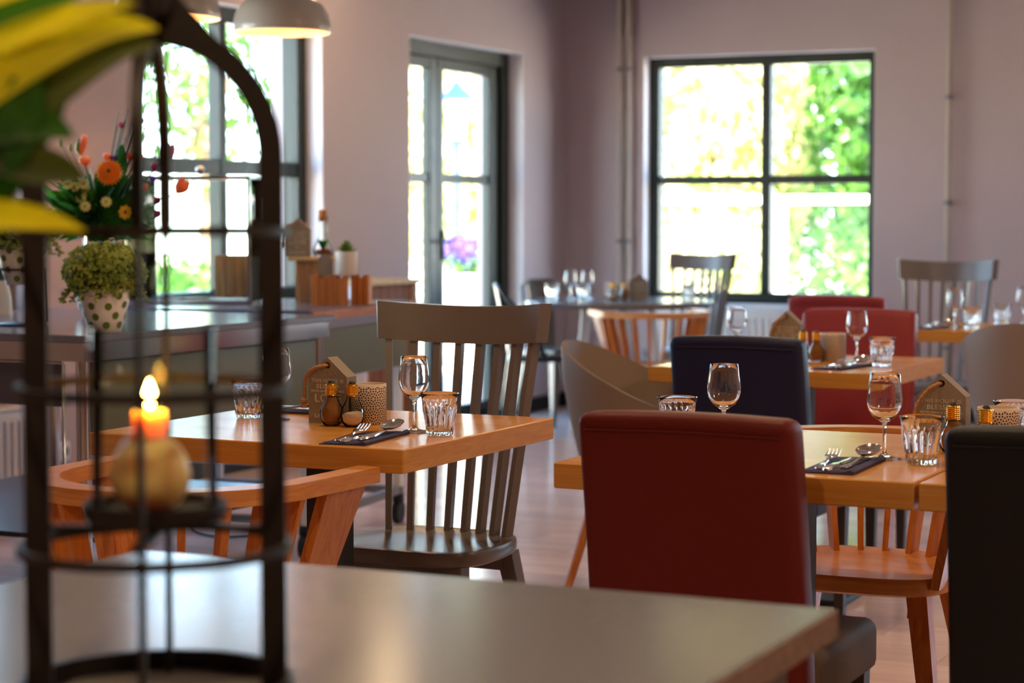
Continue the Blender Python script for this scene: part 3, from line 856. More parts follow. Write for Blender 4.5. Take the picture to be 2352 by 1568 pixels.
bulb_shaker('bulb-shaped shaker of brown pepper on the left oak table', (-2.362, 3.985, .76), 'pepper')
bulb_shaker('bulb-shaped shaker of pink salt on the left oak table', (-2.308, 3.985, .76), 'salt')
bulb_shaker('brass-capped shaker before the house sign on the right table', (-.963, 4.045, .76), 'pepper')
bulb_shaker('brass-capped shaker before the patterned pot on the right table', (-.888, 4.005, .76), 'salt')
bulb_shaker('brown shaker on the middle table beside the patterned pot', (-1.989, 6.455, .76), 'pepper')
bulb_shaker('half-hidden shaker on the middle table behind the navy chair', (-2.040, 6.475, .76), 'salt')
bulb_shaker('left brass-capped shaker on the round grey table', (-4.545, 10.82, .76), 'salt')
bulb_shaker('right brass-capped shaker on the round grey table', (-4.485, 10.85, .76), 'pepper')


def pattern_pot(label, loc, detail=True):
    t = thing('patterned_pot', label, 'pot', loc)
    R, Hh = .0415, .092
    bm = nb(); add_lathe(bm, [(0, 0), (R - .002, 0), (R, .002), (R, Hh - .001), (R - .001, Hh), (R - .003, Hh), (R - .0035, Hh - .002), (R - .0035, .006), (0, .005)], 48); obj('pot', bm, M['cream'], t, 50)
    vs, fs = [], []
    n = 12; rh = .0197; rr = R + .00035
    def add(tri, cx, cz, k):
        i = len(vs)
        for u, z in tri:
            u = cx + (u - cx) * k; z = cz + (z - cz) * k; a = u / R; vs.append((rr * math.cos(a), rr * math.sin(a), z))
        fs.append((i, i + 1, i + 2))
    wseg = 2 * PI * R / n
    for row in range(5):
        z0 = .0005 + row * rh
        for c in range(n * 2):
            up = (c % 2 == 0); u0 = (c / 2) * wseg + (row % 2) * wseg / 2
            base = z0 if up else z0 + rh; s = 1 if up else -1
            kk = .86; sub = 3
            cxb = u0 + wseg / 2; czb = base + s * rh / 3
            for a_ in range(sub):
                for b_ in range(sub - a_):
                    x0 = u0 + wseg * (b_ + a_ / 2) / sub; zz = base + s * rh * a_ / sub
                    tri = [(x0, zz), (x0 + wseg / sub, zz), (x0 + wseg / sub / 2, zz + s * rh / sub)]
                    tri = [(cxb + (u - cxb) * kk, czb + (z - czb) * kk) for u, z in tri]
                    if max(z for _, z in tri) > Hh - .003: continue
                    add(tri, sum(u for u, _ in tri) / 3, sum(z for _, z in tri) / 3, .84)
    raw('triangle_print', vs, fs, M['pattern'], t, label='dark brown triangle pattern')
    return t


pp = pattern_pot('cream pot with brown triangle pattern on the left oak table', (-2.312, 4.065, .76))
dup(pp, (-.885, 4.10, .76), 0, 'cream triangle-patterned pot on the right table by the frame edge')
dup(pp, (-1.952, 6.52, .76), .3, 'patterned pot on the middle table behind the brown shaker')
dup(pp, (-4.60, 10.95, .76), .3, 'pale pot on the round grey table beside the shakers')


def napkin(label, loc, rz, L=.25, W=.105):
    t = thing('folded_napkin', label, 'napkin', loc, rz)
    bm = nb()
    rings = []
    for i in range(13):
        y = -L / 2 + L * i / 12; wv = .0012 * math.sin(i * 1.7)
        prof = [(-W / 2, 0), (-W / 2 + .001, .002), (-W * .2, .0038 + wv * .5), (W * .25, .0045 + wv), (W / 2 - .016, .006), (W / 2 - .007, .0095 + wv), (W / 2 + .001, .006), (W / 2 - .001, 0)]
        rings.append([Vector((x, y, z)) for x, z in prof])
    add_loft(bm, rings); obj('fold', bm, M['napkin'], t, 60)
    bm = nb(); rings = []
    for i in range(9):
        y = -L / 2 + .012 + (L - .02) * i / 8
        rings.append([Vector((-W / 2 + .005, y, .0028)), Vector((-W / 2 + .006, y, .0042)), Vector((W * .26, y, .0062)), Vector((W * .26, y, .0042))])
    add_loft(bm, rings); obj('upper_fold', bm, M['napkin'], t, 60)
    return t


def strip(bm, rows):
    """rows: (y, half width, z, thickness) -> lofted flat bar"""
    add_loft(bm, [[Vector((x0 - w_, y, z)), Vector((x0 + w_, y, z)), Vector((x0 + w_ * .8, y, z + th)), Vector((x0 - w_ * .8, y, z + th))] for x0, y, w_, z, th in rows])


def fork_(label, loc, rz):
    bm = nb(); z = .002
    strip(bm, [(0, -.10, .004, z, .002), (0, -.095, .0075, z, .003), (0, -.04, .005, z, .003), (0, 0, .003, z + .001, .003), (0, .03, .003, z + .006, .003), (0, .04, .009, z + .006, .002), (0, .052, .0125, z + .007, .0015), (0, .058, .0128, z + .008, .0015)])
    for k in range(4):
        x = -.0108 + k * .0072
        strip(bm, [(x, .058, .0021, z + .005, .0015), (x, .08, .0019, z + .009, .0015), (x, .102, .0012, z + .015, .001)])
    o = tag(obj('fork', bm, M['cut'], smooth=50), label, 'fork', 'cutlery on napkins'); o.location = loc; o.rotation_euler = (0, 0, rz); return o


def knife_(label, loc, rz):
    bm = nb(); z = .001
    strip(bm, [(0, -.11, .004, z, .003), (0, -.105, .0085, z, .005), (0, -.03, .0065, z, .005), (0, -.012, .0055, z, .0045), (0, 0, .008, z, .002), (0, .05, .009, z, .0015), (0, .085, .0075, z, .001), (-.004, .105, .002, z, .001)])
    o = tag(obj('knife', bm, M['cut'], smooth=50), label, 'knife', 'cutlery on napkins'); o.location = loc; o.rotation_euler = (0, 0, rz); return o


def spoon_(label, loc, rz):
    bm = nb(); z = .002
    strip(bm, [(0, -.10, .004, z, .002), (0, -.095, .0075, z, .003), (0, -.03, .005, z, .003), (0, .01, .003, z + .004, .003), (0, .036, .003, z + .008, .003)])
    rings = []
    n = 20
    for f, dz in ((1, 0), (.85, -.0035), (.6, -.0065), (.3, -.0085), (.02, -.009)):
        rings.append([Vector((.0245 * f * math.sin(2 * PI * k / n), .066 - .034 * f * math.cos(2 * PI * k / n) * (1 + .1 * math.cos(2 * PI * k / n)), z + .0125 + dz + .20 * (.034 - .034 * f * math.cos(2 * PI * k / n)))) for k in range(n)])
    inner = rings; outer = [[p + Vector((0, 0, -.0013)) for p in r] for r in rings]
    add_loft(bm, list(reversed(inner)) + outer)
    o = tag(obj('spoon', bm, M['cut'], smooth=60), label, 'spoon', 'cutlery on napkins'); o.location = loc; o.rotation_euler = (0, 0, rz); return o


def setting(loc, rz, where, cut=True):
    napkin('folded navy napkin under cutlery ' + where, loc, rz)
    if not cut: return
    R_ = Matrix.Rotation(rz, 3, 'Z'); L = Vector(loc)
    def q(x, y, z): v = R_ @ Vector((x, y, 0)); return (L.x + v.x, L.y + v.y, L.z + z)
    fork_('steel fork on the napkin ' + where, q(-.030, -.005, .0050), rz + .10)
    knife_('steel knife on the napkin ' + where, q(-.003, -.010, .0055), rz + .02)
    spoon_('steel spoon on the napkin ' + where, q(.026, .015, .0060), rz - .05)


setting((-2.155, 3.775, .76), .12, 'at the near corner of the left table')
setting((-1.100, 3.745, .76), .03, 'on the right oak table')
setting((-1.835, 6.235, .76), -.15, 'on the middle oak table')
setting((-2.15, 8.66, .76), -.25, 'on the farthest oak table')
setting((-2.625, 4.235, .76), -1.5, 'at the rear left of the left table')


# ------------------------------------------------------------------ lantern cage, candle
LX, LY = -1.172, 1.640
t = thing('iron_lantern_cage', 'dark iron birdcage lantern with arched straps in the foreground', 'lantern', (LX, LY, .76), math.radians(25.6))
def ring_pts(R, z, n=48): return [Vector((R * math.cos(2 * PI * k / n), R * math.sin(2 * PI * k / n), z)) for k in range(n)]
def add_hoop(bm, R, z, w_, h_, n=56):
    rings = []
    for k in range(n):
        a = 2 * PI * k / n; e = Vector((math.cos(a), math.sin(a), 0))
        rings.append([e * (R - w_ / 2) + Vector((0, 0, z - h_ / 2)), e * (R + w_ / 2) + Vector((0, 0, z - h_ / 2)), e * (R + w_ / 2) + Vector((0, 0, z + h_ / 2)), e * (R - w_ / 2) + Vector((0, 0, z + h_ / 2))])
    add_loft(bm, rings, closed=True)
for z, hh in ((.010, .020), (.150, .009), (.305, .009), (.457, .009)):
    bm = nb(); add_hoop(bm, .130, z, .007, hh); obj('hoop', bm, M['iron'], t, 50)
def arch(ang, th, thl=None, dr=0):
    thl = thl or th; ri, ro = .1025 + dr, .1275 - dr
    zc = .528; inner, outer = [], []
    inner.append((-ri, 0)); outer.append((-ro, 0)); inner.append((-ri, .45)); outer.append((-ro, .45)); inner.append((-ri, .465)); outer.append((-ro, .465)); inner.append((-ri, zc)); outer.append((-ro, zc))
    for k in range(1, 24):
        a = PI - PI * k / 24; c, s = math.cos(a), math.sin(a)
        inner.append((ri * c, zc + .108 * s)); bump_ = .052 * max(0, 1 - abs(c) * 1.9) ** 1.3
        outer.append((ro * c, zc + .132 * s + bump_))
    inner.append((ri, zc)); outer.append((ro, zc)); inner.append((ri, .465)); outer.append((ro, .465)); inner.append((ri, .45)); outer.append((ro, .45)); inner.append((ri, 0)); outer.append((ro, 0))
    bm = nb(); mt = Matrix.Rotation(ang, 4, 'Z')
    tt = [thl if o_[1] < .46 else th for o_ in outer]
    rings = [[mt @ Vector((i_[0], -h_, i_[1])), mt @ Vector((o_[0], -h_, o_[1])), mt @ Vector((o_[0], h_, o_[1])), mt @ Vector((i_[0], h_, i_[1]))] for i_, o_, h_ in zip(inner, outer, tt)]
    add_loft(bm, rings); obj('arched_strap', bm, M['iron'], t, 40)
arch(0, .0035); arch(PI / 2 + .06, .0065, .0028, .003)
bm = nb(); add_lathe(bm, [(0, .66), (.022, .665), (.026, .69), (.018, .71), (.010, .72), (.016, .735), (.010, .75), (0, .755)], 20); obj('finial', bm, M['iron'], t, 50)
bm = nb(); add_box(bm, -.105, .105, -.005, .005, .165, .171); add_box(bm, -.005, .005, -.105, .105, .159, .165); obj('cross_bar', bm, M['iron'], t)
bm = nb(); add_lathe(bm, [(0, .165), (.014, .165), (.014, .174), (.066, .176), (.070, .182), (.0695, .194), (.066, .194), (.064, .186), (0, .185)], 36); obj('candle_tray', bm, M['iron'], t, 50)

cz = .76 + .186
g = thing('hurricane_glass', 'clear cylinder glass around the candle in the lantern', 'glass', (LX, LY, cz))
bm = nb(); A = add_lathe(bm, [(.0605, 0), (.0605, .175), (.0600, .177)], 48); B = add_lathe(bm, [(.0588, .176), (.0588, 0)], 48)
for j in range(48): bm.faces.new((A[-1][j], A[-1][(j + 1) % 48], B[0][(j + 1) % 48], B[0][j])); bm.faces.new((B[-1][j], B[-1][(j + 1) % 48], A[0][(j + 1) % 48], A[0][j]))
obj('glass_cylinder', bm, M['vglass'], g, 60)
c = thing('candle', 'lit amber ball candle with pillar neck inside the lantern glass', 'candle', (LX - .004, LY - .002, cz))
bm = nb(); add_lathe(bm, [(0, 0), (.018, .0), (.028, .006), (.037, .020), (.0395, .034), (.036, .050), (.027, .064), (.020, .070)], 36); obj('ball_holder', bm, M['amber'], c, 60, label='rounded amber wax body')
bm = nb(); add_lathe(bm, [(.0165, .060), (.0165, .094), (.0155, .0965), (.010, .095), (0, .094)], 28, capa=True); obj('pillar', bm, M['wax'], c, 60)
bm = nb(); add_tube(bm, [(0, 0, .094), (.0005, 0, .100), (.001, 0, .104)], .0007, 6); obj('wick', bm, M['rubber'], c)
bm = nb(); add_lathe(bm, [(0, .099), (.0030, .101), (.0052, .106), (.0056, .111), (.0042, .117), (.002, .123), (0, .127)], 18); obj('flame', bm, M['flame'], c, 80)


# foreground foliage hung in the lantern's left side
def bez(p, n):
    a, b, c_, d = [Vector(v) for v in p]; out = []
    for i in range(n + 1):
        s = i / n; out.append(a * (1 - s) ** 3 + b * 3 * s * (1 - s) ** 2 + c_ * 3 * s * s * (1 - s) + d * s ** 3)
    return out


def blade(p, wd, m_, parent, name='leaf', n=14, tip=.15, base=.35, label=None, nrm=Vector((.43, -.90, .1))):
    pts = bez(p, n); vs, fs = [], []
    for i, q in enumerate(pts):
        tg = (pts[min(i + 1, n)] - pts[max(i - 1, 0)]).normalized(); s = tg.cross(nrm).normalized(); nn = s.cross(tg)
        f = i / n; w_ = wd * (math.sin(PI * min(1, base + (1 - base) * f)) ** .7 * .5 + .0) if f < .999 else wd * .02
        w_ = wd * .5 * max(.04, (math.sin(PI * (base + (1 - base) * f))) ** .75)
        vs += [q - s * w_ + nn * .12 * w_, q - nn * .10 * w_, q + s * w_ + nn * .12 * w_]
    for i in range(n):
        k = i * 3; fs += [(k, k + 1, k + 4, k + 3), (k + 1, k + 2, k + 5, k + 4)]
    return raw(name, [tuple(v) for v in vs], fs, m_, parent, label=label, smooth=True)


fo = thing('leafy_spray', 'large blurred yellow and green leaves over the lantern top', 'plant', (0, 0, 0))
Ls = [([(-1.175, 1.387, 1.330), (-1.116, 1.42, 1.385), (-1.076, 1.44, 1.402), (-1.034, 1.458, 1.391)], .036, 'leafy', .3),
      ([(-1.174, 1.386, 1.372), (-1.130, 1.41, 1.392), (-1.090, 1.43, 1.412), (-1.050, 1.45, 1.412)], .022, 'leafy', .3),
      ([(-1.175, 1.392, 1.290), (-1.124, 1.420, 1.352), (-1.081, 1.443, 1.388), (-1.038, 1.463, 1.378)], .052, 'leafo', .3),
      ([(-1.173, 1.383, 1.233), (-1.140, 1.400, 1.234), (-1.115, 1.411, 1.230), (-1.086, 1.422, 1.219)], .026, 'leafy', .45),
      ([(-1.135, 1.408, 1.350), (-1.135, 1.407, 1.327), (-1.137, 1.403, 1.293), (-1.150, 1.396, 1.262)], .034, 'leafg', .25),
      ([(-1.168, 1.390, 1.304), (-1.135, 1.406, 1.318), (-1.115, 1.416, 1.312), (-1.098, 1.424, 1.298)], .034, 'leafg', .3),
      ([(-1.160, 1.397, 1.285), (-1.123, 1.408, 1.272), (-1.103, 1.418, 1.275), (-1.087, 1.427, 1.262)], .034, 'leafo', .3),
      ([(-1.170, 1.396, 1.345), (-1.155, 1.402, 1.352), (-1.145, 1.407, 1.350), (-1.128, 1.413, 1.345)], .026, 'leafy', .35),
      ([(-1.170, 1.394, 1.394), (-1.137, 1.411, 1.405), (-1.110, 1.425, 1.416), (-1.080, 1.438, 1.436)], .026, 'leafg', .3),
      ([(-1.180, 1.400, 1.420), (-1.140, 1.415, 1.425), (-1.110, 1.425, 1.430), (-1.085, 1.438, 1.445)], .022, 'leafy', .3),
      ([(-1.180, 1.400, 1.320), (-1.150, 1.415, 1.360), (-1.110, 1.425, 1.372), (-1.075, 1.438, 1.378)], .044, 'leafo', .3),
      ([(-1.180, 1.400, 1.270), (-1.150, 1.415, 1.290), (-1.130, 1.425, 1.300), (-1.110, 1.430, 1.330)], .030, 'leafg', .3),
      ([(-1.180, 1.400, 1.235), (-1.160, 1.415, 1.262), (-1.148, 1.425, 1.280), (-1.135, 1.430, 1.300)], .024, 'leafg', .3)]
for p, wd, mm, bs in Ls: blade(p, wd, M[mm], fo, base=bs)
bm = nb(); add_tube(bm, [(-1.19, 1.38, 1.20), (-1.15, 1.41, 1.30), (-1.10, 1.44, 1.39), (-1.13, 1.56, 1.44), (LX, LY, 1.455)], .003, 6); obj('stem', bm, M['leafo'], fo, 60)


# ------------------------------------------------------------------ buffet: steel counter, trolley and what stands on them
ZC = .90
t = thing('steel_counter', 'polished steel buffet counter with blue-grey top at the left', 'counter', (-4.15, 5.32, 0))
bm = nb(); add_box(bm, -.62, .60, -.68, .70, ZC - .022, ZC, .004, 1); obj('worktop', bm, M['ctop'], t)
bm = nb()
add_box(bm, -.60, .585, -.665, -.655, ZC - .075, ZC - .023); add_box(bm, .575, .585, -.655, .68, ZC - .075, ZC - .023); add_box(bm, -.60, .575, .67, .68, ZC - .075, ZC - .023)
obj('fascia', bm, M['chrome'], t, label='mirror-polished steel fascia')
bm = nb(); add_box(bm, -.60, .50, -.655, -.640, ZC - .205, ZC - .080, .003); obj('end_panel', bm, M['slate'], t, label='slate-grey end panel')
bm = nb(); add_tube(bm, [(-.60, -.664, ZC - .080), (.505, -.664, ZC - .080), (.512, -.664, ZC - .086), (.512, -.664, .02)], .005, 8); obj('edge_tube', bm, M['chrome'], t, 60)
bm = nb(); add_box(bm, .555, .565, -.60, .66, ZC - .30, ZC - .080, .003); obj('side_panel', bm, M['olive'], t, label='olive glass side panel')
for x in (-.56, .555):
    for y in (-.63, .65):
        bm = nb(); add_tube(bm, [(x, y, 0), (x, y, ZC - .023)], .021, 16); obj('leg', bm, M['chrome'], t, 60)
bm = nb(); add_box(bm, -.56, .55, -.6, .62, .30, .315); obj('lower_shelf', bm, M['steel'], t)

a9 = math.radians(7.5)
t = thing('buffet_trolley', 'olive-sided buffet trolley on castors beyond the steel counter', 'trolley', (-4.30, 6.70, 0), a9)
bm = nb(); add_box(bm, -.44, .44, -.50, .50, ZC - .035, ZC, .003); obj('worktop', bm, M['ctop'], t)
bm = nb(); add_box(bm, .44, .455, -.50, .50, ZC - .04, ZC - .005, .003); obj('edge_strip', bm, M['coppr'], t, label='reddish wooden edge')
bm = nb(); add_box(bm, .425, .435, -.48, .48, .64, .825, .002); obj('side_panel', bm, M['olive'], t)
bm = nb(); add_box(bm, -.42, .42, -.488, -.48, .64, .825, .002); obj('end_panel', bm, M['olive'], t)
bm = nb(); add_box(bm, .41, .44, -.49, .49, .826, .864); add_box(bm, -.42, .41, -.49, -.47, .826, .864); obj('steel_band', bm, M['chrome'], t)
for x in (-.4, .4):
    for y in (-.46, .46):
        bm = nb(); add_box(bm, x - .016, x + .016, y - .016, y + .016, .12, .866, .003); obj('post', bm, M['white'], t, label='pale square post')
        bm = nb(); add_tube(bm, [(x - .014, y, .045), (x + .014, y, .045)], .045, 20); add_box(bm, x - .02, x + .02, y - .018, y + .018, .085, .12, .003)
        obj('castor', bm, M['rubber'], t, 50, label='black castor wheel')
bm = nb(); add_box(bm, -.42, .42, -.475, -.445, .12, .15, .003); add_box(bm, -.42, .42, .445, .475, .12, .15, .003); add_box(bm, .385, .415, -.44, .44, .12, .15); add_box(bm, -.415, -.385, -.44, .44, .12, .15)
obj('base_frame', bm, M['clamp'], t)
bm = nb(); add_box(bm, -.38, .38, -.44, .44, .33, .345); obj('lower_shelf', bm, M['white'], t)


def loc2(x, y, z=ZC): return (x, y, z)
# display case with thin steel frame
t = thing('glass_display_case', 'glass display case with thin steel frame on the trolley', 'display case', (-4.56, 6.70, ZC), a9 + math.radians(8))
W_, D_, H_ = .25, .17, .49
bm = nb()
for sx in (-1, 1):
    for sy in (-1, 1): add_box(bm, sx * W_ - .006, sx * W_ + .006, sy * D_ - .006, sy * D_ + .006, 0, H_)
for z in (.006, H_ - .006):
    for s in (-1, 1):
        add_box(bm, -W_, W_, s * D_ - .006, s * D_ + .006, z - .006, z + .006); add_box(bm, s * W_ - .006, s * W_ + .006, -D_, D_, z - .006, z + .006)
obj('steel_frame', bm, M['chrome'], t, 0)
for s in (-1, 1):
    bm = nb(); add_box(bm, -W_ + .006, W_ - .006, s * D_ - .0015, s * D_ + .0015, .012, H_ - .012); obj('glass_panel', bm, M['vglass'], t, 0)
    bm = nb(); add_box(bm, s * W_ - .0015, s * W_ + .0015, -D_ + .006, D_ - .006, .012, H_ - .012); obj('glass_panel', bm, M['vglass'], t, 0)
bm = nb(); add_box(bm, -W_, W_, -D_, D_, H_, H_ + .004); obj('glass_top', bm, M['vglass'], t, 0)
bm = nb(); add_lathe(bm, [(0, H_ + .004), (.008, H_ + .006), (.008, H_ + .014), (.018, H_ + .022), (.018, H_ + .034), (.008, H_ + .042), (0, H_ + .043)], 20); obj('knob', bm, M['chrome'], t, 60)


def crate(name, label, cat, loc, rz, w_, d_, h_, m_, slats=4, arch_=False, notches=0):
    t = thing(name, label, cat, loc, rz)
    for s in (-1, 1):
        n = slats
        for k in range(n):
            x0 = -w_ / 2 + k * w_ / n; bm = nb()
            zb = 0
            if arch_ and s < 0 and 0 < k < n - 1: zb = .016
            zt = h_ - (.012 if notches and k % 2 else 0)
            add_box(bm, x0 + .001, x0 + w_ / n - .001, s * d_ / 2 - (.010 if s > 0 else 0), s * d_ / 2 + (.010 if s < 0 else 0), zb, zt, .001); obj('slat', bm, M[m_], t, 0)
    for s in (-1, 1):
        bm = nb(); add_box(bm, s * w_ / 2 - (.009 if s > 0 else 0), s * w_ / 2 + (.009 if s < 0 else 0), -d_ / 2 + .011, d_ / 2 - .011, 0, h_ - .001); obj('side_board', bm, M[m_], t, 0)
    bm = nb(); add_box(bm, -w_ / 2 + .01, w_ / 2 - .01, -d_ / 2 + .011, d_ / 2 - .011, .004, .012); obj('bottom', bm, M[m_], t, 0)
    return t


crate('wooden_crate', 'upright acacia board crate with a cut-out foot behind the lantern post', 'crate', (-4.62, 7.06, ZC), .44, .185, .10, .178, 'acacia', 4, True)
crate('wooden_stand', 'pale slatted crate carrying the sign and the cork bottle', 'crate', (-4.22, 6.99, ZC), .44, .14, .10, .160, 'acacia', 4)
t = tag(obj('serving_board', (lambda b: (add_box(b, -.10, .10, -.07, .07, 0, .016, .003), b)[1])(nb()), M['pale']), 'thin pale board lying on the slatted crate', 'board'); t.location = (-4.22, 6.99, ZC + .160); t.rotation_euler = (0, 0, .44)
crate('wooden_box', 'orange wooden box with notched rim under the succulent, left one', 'box', (-3.985, 6.715, ZC), .35, .128, .085, .112, 'orangew', 4, notches=1)
crate('wooden_box', 'orange wooden box with notched rim under the succulent, right one', 'box', (-3.908, 6.822, ZC), .35, .070, .085, .112, 'orangew', 3, notches=1)
# cork bottle terrarium
t = thing('cork_bottle', 'clear corked bottle with a small plant on the pale crate', 'bottle', (-4.185, 7.0, ZC + .176))
bm = nb(); o = [(0, 0), (.034, 0), (.040, .006), (.042, .02), (.040, .035), (.030, .055), (.020, .080), (.0185, .12), (.0195, .155), (.021, .16)]
add_lathe(bm, o + [(r - .002, z + (.002 if k > 8 else 0)) for k, (r, z) in list(enumerate([(.021, .158), (.0185, .12), (.020, .080), (.030, .056), (.040, .035), (.041, .02), (.038, .008), (.002, .003)]))], 28)
bmesh.ops.remove_doubles(bm, verts=bm.verts, dist=1e-6); obj('glass_body', bm, M['vglass'], t, 60)
bm = nb(); add_lathe(bm, [(0, .140), (.0155, .14), (.0175, .175), (.016, .185), (0, .187)], 16); obj('cork', bm, M['cork'], t, 60)
bm = nb(); add_lathe(bm, [(0, .004), (.036, .006), (.038, .02), (.03, .028), (0, .032)], 18); obj('soil', bm, M['soil'], t, 60)
for k in range(9):
    a = k * .7; blade([(0, 0, .03), (.01 * math.cos(a), .01 * math.sin(a), .05), (.016 * math.cos(a), .016 * math.sin(a), .06), (.022 * math.cos(a), .022 * math.sin(a), .068)], .012, M['leafd'], t, n=5)
house_sign('grey house sign on the pale crate by the buffet window', (-4.285, 6.975, ZC + .176), .44)
# succulent
t = thing('succulent_pot', 'small green succulent in a white cylinder pot on the orange boxes', 'potted plant', (-3.935, 6.755, ZC + .112))
bm = nb(); add_lathe(bm, [(0, 0), (.036, 0), (.039, .003), (.043, .088), (.0425, .090), (.040, .090), (.039, .080), (0, .078)], 32); obj('pot', bm, M['potw'], t, 50)
for k in range(30):
    a = k * 2.4; e = .15 + .85 * (1 - k / 30); L = .048; c_, s_ = math.cos(a), math.sin(a); z0 = .08 + .004 * k / 6
    blade([(0, 0, z0), (L * .4 * e * c_, L * .4 * e * s_, z0 + .006), (L * .8 * e * c_, L * .8 * e * s_, z0 + .012 + .012 * (1 - e)), (L * e * c_, L * e * s_, z0 + .022 + .018 * (1 - e))], .022, M['sagek'], t, n=6, nrm=Vector((0, 0, 1)))
bm = nb(); add_prism(bm, [(.028 * math.cos(PI * k / 12), .052 + .028 * math.sin(PI * k / 12)) for k in range(13)] + [(-.028, 0), (.028, 0)], -.008, .008)
o = tag(obj('round_top_block', bm, M['signf']), 'small grey round-topped block left of the succulent pot', 'ornament'); o.location = (-4.012, 6.73, ZC + .112); o.rotation_euler = (0, 0, .44)
# shelf cabinet at wall by the door
t = thing('low_cabinet', 'low cabinet with pale top and dark wooden box front by the door', 'cabinet', (-5.30, 9.29, 0))
bm = nb(); add_box(bm, -.16, .18, -.285, .285, .885, .91, .003); obj('top_board', bm, M['pale'], t)
bm = nb(); add_box(bm, -.155, .16, -.28, -.26, 0, .885, .002); obj('side_board', bm, M['white'], t); bm = nb(); add_box(bm, -.155, .16, .26, .28, 0, .885, .002); obj('side_board', bm, M['white'], t)
for k in range(6):
    bm = nb(); add_box(bm, .12, .14, -.255 + k * .085, -.173 + k * .085, .05, .88, .002); obj('front_board', bm, M['dbox'], t)


# ------------------------------------------------------------------ plants on the counter
def scatter_leaves(name, c, rx, rz_, n, size, m_, parent, seed=1, zmin=-1, droop=0):
    rnd = random.Random(seed); vs, fs = [], []
    for i in range(n):
        while True:
            p = Vector((rnd.uniform(-1, 1), rnd.uniform(-1, 1), rnd.uniform(-1, 1)))
            if .45 < p.length < 1 and p.z > zmin: break
        q = Vector((p.x * rx, p.y * rx, p.z * rz_)); nn = (p.normalized() + Vector((rnd.uniform(-.7, .7), rnd.uniform(-.7, .7), rnd.uniform(-.7, .7)))).normalized()
        u = nn.orthogonal().normalized(); u = Matrix.Rotation(rnd.uniform(0, 6.28), 3, nn) @ u; v = nn.cross(u); s = size * rnd.uniform(.6, 1.3)
        o = Vector(c) + q; k = len(vs)
        vs += [tuple(o - u * s), tuple(o + v * s * .62 - nn * s * .15), tuple(o + u * s), tuple(o - v * s * .62 - nn * s * .15)]
        fs.append((k, k + 1, k + 2, k + 3))
    return raw(name, vs, fs, m_, parent, kind='stuff')


def dotted_pot(label, loc, seed, rz=0):
    t = thing('dotted_flower_pot', label, 'potted plant', loc, rz)
    def rr(z): return .047 + (.080 - .047) * z / .125
    bm = nb(); add_lathe(bm, [(0, 0), (.045, 0), (.047, .002), (.080, .125), (.079, .127), (.076, .126), (.070, .10), (0, .098)], 40); obj('pot', bm, M['potw'], t, 50)
    rnd = random.Random(seed)
    for row, z in enumerate((.022, .050, .078, .106)):
        n = 7 if row < 2 else 8
        for k in range(n):
            a = 2 * PI * (k + .5 * (row % 2) + rnd.uniform(-.08, .08)) / n; z2 = z + rnd.uniform(-.004, .004); R0 = .0105
            bm = nb(); ring = []
            for j in range(16):
                b = 2 * PI * j / 16; zz = z2 + R0 * math.sin(b); aa = a + R0 * math.cos(b) / rr(z2); r_ = rr(zz) + .0012
                ring.append(bm.verts.new((r_ * math.cos(aa), r_ * math.sin(aa), zz)))
            cc = bm.verts.new(((rr(z2) + .0014) * math.cos(a), (rr(z2) + .0014) * math.sin(a), z2))
            for j in range(16): bm.faces.new((cc, ring[j], ring[(j + 1) % 16]))
            obj('dot', bm, M['dot'], t, 60)
    scatter_leaves('foliage', (0, 0, .175), 0.122, .090, 2600, .0115, M['leaf'], t, seed)
    for k in range(16):
        a = rnd.uniform(0, 6.28); r0 = .09; pts = [Vector((r0 * math.cos(a), r0 * math.sin(a), .15))]
        for s in range(4): pts.append(pts[-1] + Vector((.008 * math.cos(a), .008 * math.sin(a), -.016 + .004 * rnd.random())))
        bm = nb(); add_tube(bm, pts, .0012, 4)
        for q in pts[1:]:
            for s in range(3): 
                r = bmesh.ops.create_icosphere(bm, subdivisions=1, radius=.0055); d = Vector((rnd.uniform(-.008, .008), rnd.uniform(-.008, .008), rnd.uniform(-.005, .005)))
                for v in r['verts']: v.co = Vector((v.co.x, v.co.y, v.co.z * .5)) + q + d
        obj('trailing_stem', bm, M['leaf'], t, 60)
    return t


dotted_pot('green-dotted white pot with bushy small-leaved plant on the steel counter', (-3.615, 4.82, ZC), 3)
dotted_pot('green-dotted pot plant held in the black ring stand at the left edge', (-4.085, 5.03, 1.025), 5, .6)
t = thing('ring_stand', 'black stand with a ring holding the dotted pot at the left edge', 'stand', (-4.085, 5.03, ZC))
bm = nb(); add_lathe(bm, [(0, 0), (.075, 0), (.075, .006), (.05, .010), (0, .011)], 32); obj('base_disc', bm, M['steel'], t, 50)
bm = nb(); add_hoop(bm, .068, .172, .010, .006, 36); obj('ring', bm, M['black'], t, 50)
bm = nb(); add_tube(bm, [(.040, .018, .010), (.070, .030, .012), (.066, .026, .172)], .004, 8); obj('stem', bm, M['black'], t, 60)
bm = nb(); add_lathe(bm, [(0, 0), (.042, 0), (.038, .06), (.030, .10), (.026, .115), (.023, .115), (.027, .10), (.035, .01), (0, .008)], 28)
o = tag(obj('white_jug', bm, M['white'], smooth=60), 'white tapered jug behind the ring stand at the left', 'jug'); o.location = (-4.60, 5.55, ZC)

